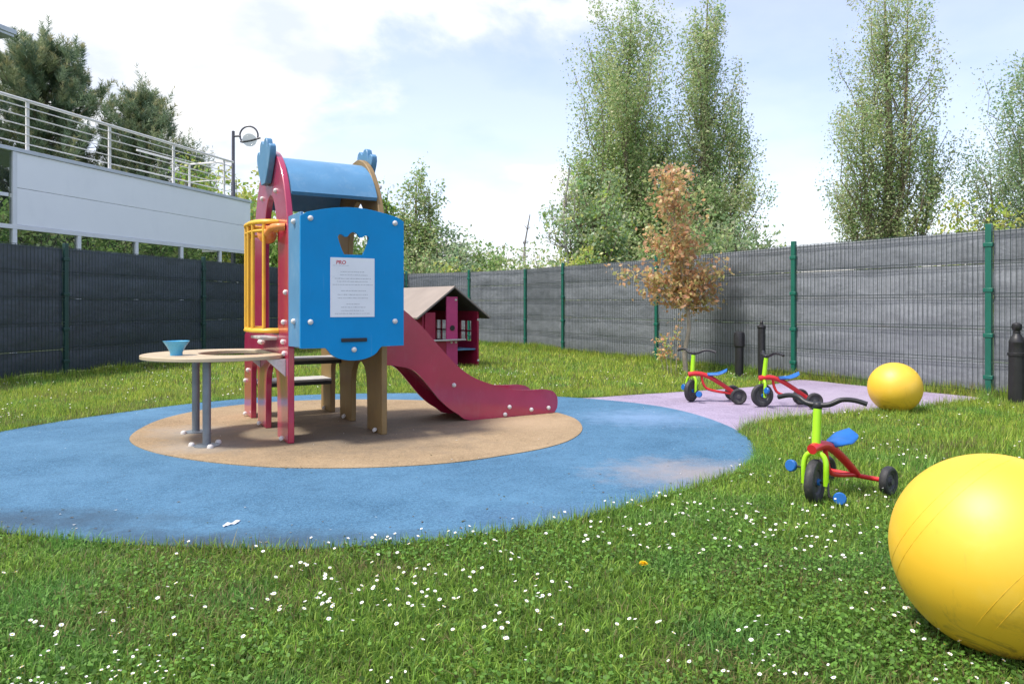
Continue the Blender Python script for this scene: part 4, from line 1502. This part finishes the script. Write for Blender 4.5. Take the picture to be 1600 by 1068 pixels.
# rust-leaved sapling inside the yard
random.seed(9)
RNG = np.random.default_rng(9)
sap = empty('young_maple', (2.46, 10.3, 0), 0, 'young rust-orange leaved sapling with thin pale trunk by the fence', 'tree')
m = MB()
tk = smooth_open([(0.02, 0, -0.02), (0.0, 0, 0.3), (0.06, 0, 0.62), (0.04, 0.02, 0.95), (-0.02, 0.02, 1.35), (-0.10, 0.0, 1.8), (-0.16, 0, 2.3), (-0.2, 0, 2.7)], 3)
m.tube(tk, [0.034 * (1 - 0.85 * i / (len(tk) - 1)) + 0.003 for i in range(len(tk))], 8)
cl = []
for i in range(50):
    low_c = i < 27
    az = random.uniform(0, 6.28)
    if low_c:
        p0 = Vector(tk[random.randint(9, 11)])
        L = random.uniform(0.2, 0.62) * (1.45 if math.cos(az) < -0.2 else 0.75)
        p1 = p0 + Vector((math.cos(az) * L * 1.1, math.sin(az) * L * 0.7, random.uniform(-0.02, 0.55)))
        p1.z = min(p1.z, 1.62 - 0.25 * L)
    else:
        p0 = Vector(tk[random.randint(13, 20)])
        L = random.uniform(0.15, 0.46)
        p1 = p0 + Vector((math.cos(az) * L, math.sin(az) * L * 0.8, random.uniform(0.0, 0.45)))
        p1.z = max(1.66, min(p1.z, 2.85))
    bp = branch_path(p0, p1, 0.25, 5, 0.05)
    m.tube(bp, [0.009, 0.008, 0.007, 0.005, 0.004, 0.002], 5)
    for k in range(2, 6):
        for c in range(3):
            cl.append(tuple(bp[k] + Vector((random.gauss(0, 1), random.gauss(0, 1), random.gauss(0, 0.8))) * 0.07) + (random.uniform(0.03, 0.07),))
m.build('trunk', M['bark_pale'], sap, ang=60)
cl = np.array(cl)
k = RNG.integers(0, len(cl), 4600)
C = cl[k, :3] + RNG.normal(size=(4600, 3)) * cl[k, 3:4] * 1.35
V, F, T = leaf_cloud(C, 0.058, RUST, aspect=0.75)
T = T * 0.80
hue = 1 + RNG.normal(0, 0.12, (len(cl), 1))
link('crown', raw_mesh('crown', V, F, M['leaf'], np.clip(T * np.repeat(hue[k], 4, 0), 0.01, 0.7)), sap)
sk = empty('maple_sucker', (2.27, 10.25, 0), 0, 'small rust-coloured shoots growing at the foot of the sapling', 'shrub')
m = MB()
cl = []
for i in range(4):
    x, y = random.gauss(0, 0.05), random.gauss(0, 0.04)
    hgt = random.uniform(0.35, 0.85)
    pts = [(x, y, -0.01), (x * 1.6, y, hgt * 0.5), (x * 2.2 + random.gauss(0, .03), y, hgt)]
    m.tube(pts, [0.006, 0.005, 0.003], 5)
    for c in range(6):
        t = random.uniform(0.3, 1)
        cl.append((x * (1 + 1.2 * t), y, hgt * t, 0.035))
m.build('stems', M['bark_pale'], sk, ang=60)
cl = np.array(cl)
k = RNG.integers(0, len(cl), 200)
C = cl[k, :3] + RNG.normal(size=(200, 3)) * cl[k, 3:4]
V, F, T = leaf_cloud(C, 0.045, RUST + POPLAR[:2], aspect=0.7)
link('leaves', raw_mesh('leaves', V, F, M['leaf'], T), sk)

# ------------------------------------------------------------------ white terrace behind the left fence
tdir = Vector((0.275, 1.0, 0)).normalized()
terr_ang = math.atan2(tdir.y, tdir.x)
# local x runs along the front, local -y faces the yard
T0 = Vector((-13.5 + 0.275 * 8.0, 8.0, 0))
terrace = empty('white_terrace', tuple(T0), terr_ang, 'white clad raised terrace with railing and glazed underside behind the fence', 'terrace')


def tx(Yw):
    return (Yw - 8.0) / tdir.y


XE = tx(21.2)
XL = tx(13.95)
SH = 1.62          # depth of the terrace, behind the front
for k, (za, zb) in enumerate(((2.53, 3.245), (3.253, 3.94))):
    p = MB()
    p.box((XL + 0.06, 0.0, za), (XE, 0.06, zb))
    p.build('cladding_panel', M['cladding'], terrace, bevel=0.006)
p = MB()
p.box((XE - 0.06, 0.064, 2.53), (XE, SH, 3.94))
p.build('end_panel', M['cladding'], terrace, bevel=0.006)
p = MB()
p.box((-4, -0.03, 3.945), (XE + 0.04, SH + 0.03, 4.02))
p.build('terrace_slab', M['grey_roof'], terrace, bevel=0.006)
p = MB()
p.box((-4, -0.02, 2.44), (XE, 0.08, 2.524))
p.build('lower_rail', M['white_paint'], terrace, bevel=0.004)
p = MB()
p.box((-4, -0.015, 3.05), (XL - 0.06, 0.07, 3.12))
p.build('transom', M['white_paint'], terrace, bevel=0.004)
for Yw in (11.0, 12.5, 14.02, 15.45, 17.0, 18.45, 19.9, 21.1):
    x = tx(Yw)
    top_z = 3.94 if Yw < 14.1 else 2.44
    p = MB()
    p.box((x - 0.045, -0.018, 0.0), (x + 0.045, 0.075, top_z - 0.002))
    p.build('mullion', M['white_paint'], terrace, bevel=0.004)
mulls = [tx(q) for q in (9.5, 11.0, 12.5, 14.02, 15.45, 17.0, 18.45, 19.9, 21.1)]
for a, b in zip(mulls[:-1], mulls[1:]):
    for za, zb in ([(0.1, 2.44), (2.524, 3.05), (3.12, 3.94)] if b < tx(14.1) else [(0.1, 2.44)]):
        p = MB()
        p.box((a + 0.046, 0.020, za + 0.002), (b - 0.046, 0.030, zb - 0.002))
        p.build('window_pane', M['glass'], terrace)
# railing
RP = [tx(q) for q in (10.2, 12.5, 14.38, 16.35, 18.3, 20.2)]
for x in RP:
    p = MB()
    p.box((x - 0.035, 0.10, 4.02), (x + 0.035, 0.13, 5.0))
    p.build('railing_post', M['rail'], terrace, bevel=0.003)
p = MB()
p.tube([(-4, 0.115, 5.03), (RP[-1] + 0.4, 0.115, 5.03)], 0.032, 10)
p.build('handrail', M['rail'], terrace)
for z in (4.88, 4.70, 4.52, 4.34, 4.16):
    p = MB()
    p.tube([(-4, 0.085, z), (RP[-1] + 0.3, 0.085, z)], 0.012, 8)
    p.build('railing_bar', M['rail'], terrace)
# rear and end railing
for z in (5.03, 4.52):
    p = MB()
    p.tube([(RP[-1] + 0.3, 0.12, z), (RP[-1] + 0.34, SH - 0.1, z), (RP[-2] + 0.3, SH - 0.1, z)], 0.026 if z > 5 else 0.012, 8)
    p.build('railing_bar', M['rail'], terrace)
for x in [RP[-1] + 0.3]:
    p = MB()
    p.box((x - 0.03, SH - 0.13, 4.02), (x + 0.03, SH - 0.10, 5.0))
    p.build('railing_post', M['rail'], terrace, bevel=0.003)
# upper building corner, far left
ub = empty('office_block', (-19.9, 24.5, 0), terr_ang, 'tall building whose grey roof eave shows above the pine', 'building')
p = MB()
p.box((-9.0, 0.6, 0), (0.4, 9, 10.855))
p.build('wall', M['cladding'], ub)
p = MB()
p.box((-9.5, -0.8, 10.86), (2.6, 9.5, 10.96))
p.box((-9.5, -0.85, 10.962), (2.66, 9.5, 11.14))
p.build('roof_eave', M['grey_roof'], ub, bevel=0.01)

# shrubs added behind the glazing, standing for trees mirrored in it
for i, Yw in enumerate((9.5, 10.9, 12.4, 14.0, 15.6, 17.2, 18.9, 20.6, 22.3)):
    Xh = -16.6 + 0.275 * Yw
    tree('mirror_shrub', 'added green shrub behind the terrace glazing, standing for mirrored trees', Xh, Yw + 0.6, 3.7, 2.7, 'round', 3600, 0.13,
         GREEN + POPLAR[:2], 'shrub', 'added shrubs behind the terrace glazing', seed=100 + i, base=0.0, sparse=0.8)

# street lamp
lamp = empty('street_lamp', (-9.25, 24.0, 0), 0, 'slender grey street lamp with round hooped head behind the terrace', 'street lamp')
m = MB()
m.lathe([(0.10, 0), (0.10, 0.9), (0.075, 0.95), (0.07, 5.0), (0.055, 5.05), (0.05, 6.72), (0.0, 6.74)], 14)
m.build('mast', M['lamp'], lamp)
m = MB()
m.tube([(0, 0, 6.55), (0.25, 0, 6.56)], 0.035, 8)
m.build('arm', M['lamp'], lamp)
m = MB()
hoop = [(0.52 + 0.30 * math.cos(a), 0, 6.58 + 0.30 * math.sin(a)) for a in [R(d_) for d_ in range(-14, 215, 12)]]
m.tube(hoop, 0.03, 8)
m.tube([(0.24, 0, 6.38), (0.30, 0, 6.36), (0.60, 0, 6.41), (0.90, 0, 6.50)], 0.035, 8)
m.build('hoop', M['lamp'], lamp)
m = MB()
m.lathe([(0.0, -0.21), (0.10, -0.19), (0.19, -0.12), (0.235, 0.0), (0.20, 0.12), (0.1, 0.2), (0.0, 0.22)], 18, (0.54, 0, 6.42))
m.build('globe', M['glass'], lamp)

# ------------------------------------------------------------------ lawn
RNG = np.random.default_rng(77)
FPOLY = [(-7.6, 3.0), (-7.2, 5.4)] + FP + [(7.3, 3.4), (6.5, 0.5), (-7.0, 0.5)]


def lawn_points(n, y0, y1, edge=0.0, power=1.0):
    y = y0 + (y1 - y0) * RNG.random(n) ** power
    half = 0.74 * y + 0.35
    x = (RNG.random(n) * 2 - 1) * half
    k = np_inside(FPOLY, x, y)
    x, y = x[k], y[k]
    k = ~(np_inside(BLUE, x, y) | np_inside(PURPLE, x, y))
    return x[k], y[k]


def vnoise(x, y, s, seed):
    """cheap smooth value noise"""
    r = np.random.default_rng(seed)
    G = r.random((64, 64))
    fx, fy = x / s + 200, y / s + 200
    ix, iy = np.floor(fx).astype(int), np.floor(fy).astype(int)
    tx_, ty_ = fx - ix, fy - iy
    tx_, ty_ = tx_ * tx_ * (3 - 2 * tx_), ty_ * ty_ * (3 - 2 * ty_)
    a, b = G[ix % 64, iy % 64], G[(ix + 1) % 64, iy % 64]
    c, d = G[ix % 64, (iy + 1) % 64], G[(ix + 1) % 64, (iy + 1) % 64]
    return (a * (1 - tx_) + b * tx_) * (1 - ty_) + (c * (1 - tx_) + d * tx_) * ty_


GR = np.array([(0.145, 0.265, 0.032), (0.190, 0.325, 0.044), (0.250, 0.370, 0.062), (0.090, 0.190, 0.026)])
DRY = np.array([0.24, 0.22, 0.085])


def blades(x, y, hmin, hmax, wd, segs, lean=0.55):
    n = len(x)
    patch = vnoise(x, y, 0.55, 1) * 0.6 + vnoise(x, y, 0.16, 2) * 0.4
    h = (hmin + (hmax - hmin) * RNG.random(n) ** 1.4) * (0.65 + 0.75 * patch)
    az = RNG.uniform(0, 2 * np.pi, n)
    ln = np.abs(RNG.normal(0, lean, n))
    dx, dy = np.cos(az), np.sin(az)
    fx, fy = -np.sin(az + RNG.normal(0, 0.6, n)), np.cos(az)
    w = wd * RNG.uniform(0.6, 1.3, n)
    P0 = np.stack([x, y, np.full(n, -0.004)], 1)
    L = np.stack([dx, dy, np.zeros(n)], 1)
    S = np.stack([fx, fy, np.zeros(n)], 1)
    Z = np.array([0, 0, 1.0])
    c, s = np.cos(np.minimum(ln, 1.2)), np.sin(np.minimum(ln, 1.2))
    mid = P0 + L * (h * 0.45 * s * 0.6)[:, None] + Z * (h * 0.55)[:, None]
    tip = P0 + L * (h * s)[:, None] + Z * (h * (0.55 + 0.45 * c))[:, None]
    base = GR[RNG.integers(0, 4, n)] * RNG.uniform(0.55, 1.45, (n, 1))
    big = vnoise(x, y, 1.9, 5)
    sml = vnoise(x, y, 0.11, 6)
    base = base * (0.76 + 0.40 * big + 0.35 * sml)[:, None]
    cool = np.clip((vnoise(x, y, 0.30, 8) - 0.5) * 2.5, 0, 1)[:, None]
    base = base * (1 - cool * np.array([0.30, 0.08, -0.25]))
    yel = np.clip((y - 2.8) / 5, 0, 1) * 0.60                 # blades turn yellower and lighter with distance
    base = base * (1 + yel[:, None] * np.array([1.4, 0.75, 0.5]))
    dry = (RNG.random(n) < 0.06 + 0.30 * np.clip((vnoise(x, y, 0.45, 9) - 0.58) * 4, 0, 1))
    base[dry] = DRY * RNG.uniform(0.6, 1.2, (dry.sum(), 1))
    if segs == 2:
        V = np.stack([P0 - S * w[:, None], P0 + S * w[:, None], mid + S * (w * 0.75)[:, None], mid - S * (w * 0.75)[:, None], tip], 1).reshape(-1, 3)
        o = np.arange(n)[:, None] * 5
        F = np.concatenate([o + [0, 1, 2], o + [0, 2, 3], o + [3, 2, 4]], 0)
        T = np.repeat(base, 5, 0)
    else:
        V = np.stack([P0 - S * w[:, None], P0 + S * w[:, None], tip], 1).reshape(-1, 3)
        F = np.arange(3 * n).reshape(-1, 3)
        T = np.repeat(base, 3, 0)
    return V, F, T


parts = []
x, y = lawn_points(250000, 1.55, 4.2, power=1.15)
parts.append(blades(x, y, 0.014, 0.050, 0.0024, 2, 1.05))
x, y = lawn_points(230000, 4.2, 8.5)
parts.append(blades(x, y, 0.03, 0.075, 0.0040, 1, 0.6))
x, y = lawn_points(200000, 8.5, 19.0)
parts.append(blades(x, y, 0.035, 0.085, 0.0075, 1, 0.6))
# ragged edge along the rubber
for poly, cnt in ((BLUE, 15000), (PURPLE, 9000)):
    P = np.array(poly)
    k = RNG.integers(0, len(P), cnt)
    t = RNG.random(cnt)[:, None]
    Q = P[k] * (1 - t) + P[(k + 1) % len(P)] * t
    ctr = P.mean(0)
    d = Q - ctr
    d /= np.linalg.norm(d, axis=1)[:, None]
    Q = Q + d * (RNG.gamma(1.2, 0.02, cnt) - 0.012)[:, None]
    kk = ~np_inside(BLUE if poly is PURPLE else PURPLE, Q[:, 0], Q[:, 1]) & np_inside(FPOLY, Q[:, 0], Q[:, 1])
    parts.append(blades(Q[kk, 0], Q[kk, 1], 0.03, 0.085 if poly is BLUE else 0.13, 0.0026, 1, 0.8))
# longer uncut grass under the fence
fx_, fy_ = [], []
for i in range(len(FP) - 1):
    t = RNG.random(3500)
    a, b = np.array(FP[i]), np.array(FP[i + 1])
    nrm = np.array([b[1] - a[1], -(b[0] - a[0])])
    nrm = nrm / np.linalg.norm(nrm)
    off = RNG.gamma(1.5, 0.05, 3500) - 0.04
    q = a + (b - a) * t[:, None] + nrm * off[:, None]
    fx_.append(q[:, 0])
    fy_.append(q[:, 1])
fx_, fy_ = np.concatenate(fx_), np.concatenate(fy_)
k = ~np_inside(PURPLE, fx_, fy_)
parts.append(blades(fx_[k], fy_[k], 0.05, 0.17, 0.005, 1, 0.4))
V, F, T, o = [], [], [], 0
for v, f, t in parts:
    V.append(v)
    F.append(f + o)
    T.append(t)
    o += len(v)
grass = link('lawn_grass', raw_mesh('lawn_grass', np.concatenate(V), np.concatenate(F), M['blade'], np.clip(np.concatenate(T), 0.005, 0.6)))
tag(grass, 'short green lawn grass around the rubber play surface', 'grass', kind='stuff')

# clover and daisy leaves, in patches
x, y = lawn_points(150000, 1.55, 7.0, power=1.4)
k = vnoise(x, y, 0.42, 21) + RNG.normal(0, 0.15, len(x)) > 0.50
x, y = x[k], y[k]
n = len(x)
r = RNG.uniform(0.0028, 0.0066, n)
z = RNG.uniform(0.012, 0.040, n)
nr = RNG.normal(size=(n, 3)) * 0.45 + [0, 0, 1]
nr /= np.linalg.norm(nr, axis=1)[:, None]
a = np.cross(nr, RNG.normal(size=(n, 3)))
a /= np.linalg.norm(a, axis=1)[:, None]
b = np.cross(nr, a)
C = np.stack([x, y, z], 1)
ring = []
for q in range(6):
    an = q * math.pi / 3
    ring.append(C + a * (math.cos(an) * r * 1.25)[:, None] + b * (math.sin(an) * r)[:, None])
V = np.stack(ring, 1).reshape(-1, 3)
o = np.arange(n)[:, None] * 6
F = np.concatenate([o + [0, 1, 2], o + [0, 2, 3], o + [0, 3, 4], o + [0, 4, 5]], 0)
T = np.repeat(np.array([(0.125, 0.260, 0.042)]) * RNG.uniform(0.45, 1.6, (n, 1)), 6, 0)
cv = link('clover_leaves', raw_mesh('clover_leaves', V, F, M['blade'], T))
tag(cv, 'small rounded clover and daisy leaves among the grass', 'ground cover', kind='stuff')


# daisies
def daisy_mesh(r, h, seed, closed=0.0):
    rd = random.Random(seed)
    m = MB()
    tip = (rd.gauss(0, 0.006), rd.gauss(0, 0.006), h)
    m.tube([(0, 0, -0.003), (tip[0] * 0.4, tip[1] * 0.4, h * 0.5), tip], [0.0011, 0.001, 0.0009], 4, mi=2, caps=False)
    T = Vector((rd.gauss(0, 0.35), rd.gauss(0, 0.35) - 0.15, 1)).to_track_quat('Z', 'Y').to_matrix()
    np_ = 9
    c = Vector(tip)
    for k in range(np_):
        an = 2 * math.pi * k / np_
        d = Vector((math.cos(an), math.sin(an), 0))
        s = Vector((-math.sin(an), math.cos(an), 0))
        lift = Vector((0, 0, r * (0.12 + closed)))
        rl = r * rd.uniform(0.85, 1.1)
        pts = [d * r * 0.2 - s * r * 0.1, d * rl * 0.7 - s * r * 0.24 + lift, d * rl + lift, d * rl * 0.7 + s * r * 0.24 + lift, d * r * 0.2 + s * r * 0.1]
        m.add([c + T @ q for q in pts], [(0, 1, 2, 3, 4)], 0)
    m.lathe([(r * 0.36, 0.0), (r * 0.32, r * 0.16), (0.0, r * 0.24)], 7, c, T, 1)
    return m


dm = [daisy_mesh(*q).mesh('daisy', [M['petal'], M['pollen'], M['stem']], ang=80) for q in
      ((0.0056, 0.050, 1), (0.0047, 0.056, 2, 0.3), (0.0064, 0.045, 3), (0.0042, 0.053, 4, 0.7))]
x, y = lawn_points(11000, 1.6, 11.0, power=1.3)
dens = vnoise(x, y, 0.6, 31) * 0.42 + vnoise(x, y, 0.14, 32) * 0.30 + RNG.random(len(x)) * 0.28
dens += 0.05 * (x > -0.8)
k = dens > 0.62
x, y = x[k], y[k]
order = np.argsort(y)
x, y = x[order], y[order]
bx, by = 1.398, 2.084
k = (x - bx) ** 2 + (y - by) ** 2 > 0.11 ** 2
x, y = x[k], y[k]
NIND = 240
for i in range(min(NIND, len(x))):
    o = bpy.data.objects.new('daisy', dm[i % 4])
    COL.objects.link(o)
    o.location = (x[i], y[i], 0)
    o.rotation_euler = (0, 0, random.uniform(0, 6.28))
    s = random.uniform(0.65, 1.15)
    o.scale = (s, s, 1)
    tag(o, 'tiny white daisy with yellow centre in the lawn grass', 'daisy', 'daisies dotted over the lawn')
rest = MB()
protos = [daisy_mesh(0.0076, 0.056, 11), daisy_mesh(0.0066, 0.064, 12, 0.3)]
for i in range(NIND, min(len(x), NIND + 1500)):
    pr = protos[i % 2]
    ca, sa = math.cos(i * 2.4), math.sin(i * 2.4)
    rest.add([(x[i] + vx * ca - vy * sa, y[i] + vx * sa + vy * ca, vz) for vx, vy, vz in pr.v], pr.f)
    rest.mi[-len(pr.f):] = pr.mi
me = bpy.data.meshes.new('daisies')
me.from_pydata(rest.v, [], rest.f)
for q in ('petal', 'pollen', 'stem'):
    me.materials.append(M[q])
me.polygons.foreach_set('material_index', rest.mi)
tag(link('distant_daisies', me), 'far sprinkling of white daisies across the lawn', 'daisies', kind='stuff')

# fallen petals, leaf bits and grit on the rubber
RNG = np.random.default_rng(5)
P = np.array(BLUE)
n = 620
kq = RNG.integers(0, len(P), n)
ctr = P.mean(0)
inw = np.where(RNG.random(n) < 0.65, RNG.gamma(1.1, 0.05, n), RNG.random(n))
Q = P[kq] + (ctr - P[kq]) * np.clip(inw, 0.01, 0.95)[:, None] + RNG.normal(0, 0.06, (n, 2))
kq = np_inside(BLUE, Q[:, 0], Q[:, 1])
Q = Q[kq]
n = len(Q)
zb = np.where(np_inside(TAN, Q[:, 0], Q[:, 1]), 0.0195, 0.0145)
C = np.c_[Q, zb + 0.001]
V, F, T = leaf_cloud(C, 0.016, [(0.20, 0.14, 0.08), (0.12, 0.09, 0.05), (0.33, 0.28, 0.20), (0.10, 0.14, 0.04)], bias=(0, 0, 3.0), aspect=0.45)
V[:, 2] = np.repeat(C[:, 2], 4) + np.abs(V[:, 2] - np.repeat(C[:, 2], 4)) * 0.35
white = np.repeat(RNG.random(n) < 0.18, 4)
T = np.clip(T / LEAF_GAIN, 0, 1)
T[white] = (0.7, 0.7, 0.68)
tag(link('fallen_leaf_bits', raw_mesh('fallen_leaf_bits', V, F, M['leaf'], T)), 'scattered dry leaf bits and petals on the rubber surface', 'litter', kind='stuff')

# one dandelion
m = MB()
m.tube([(0, 0, -0.003), (0.003, 0, 0.03), (0.004, 0, 0.05)], 0.0016, 5, mi=1)
rd = random.Random(5)
for k in range(60):
    an, tl_ = rd.uniform(0, 6.28), rd.uniform(0.15, 1.35)
    d = Vector((math.cos(an) * math.sin(tl_), math.sin(an) * math.sin(tl_), math.cos(tl_) * 0.7))
    s = Vector((-math.sin(an), math.cos(an), 0)) * 0.0028
    c = Vector((0.004, 0, 0.05))
    m.add([c + d * 0.004 - s * .4, c + d * 0.017 - s, c + d * 0.019, c + d * 0.017 + s, c + d * 0.004 + s * .4], [(0, 1, 2, 3, 4)])
tag(m.build('dandelion', [M['dandelion'], M['stem']], loc=(0.467, 2.60, 0)), 'single yellow dandelion flower in the lawn', 'dandelion')
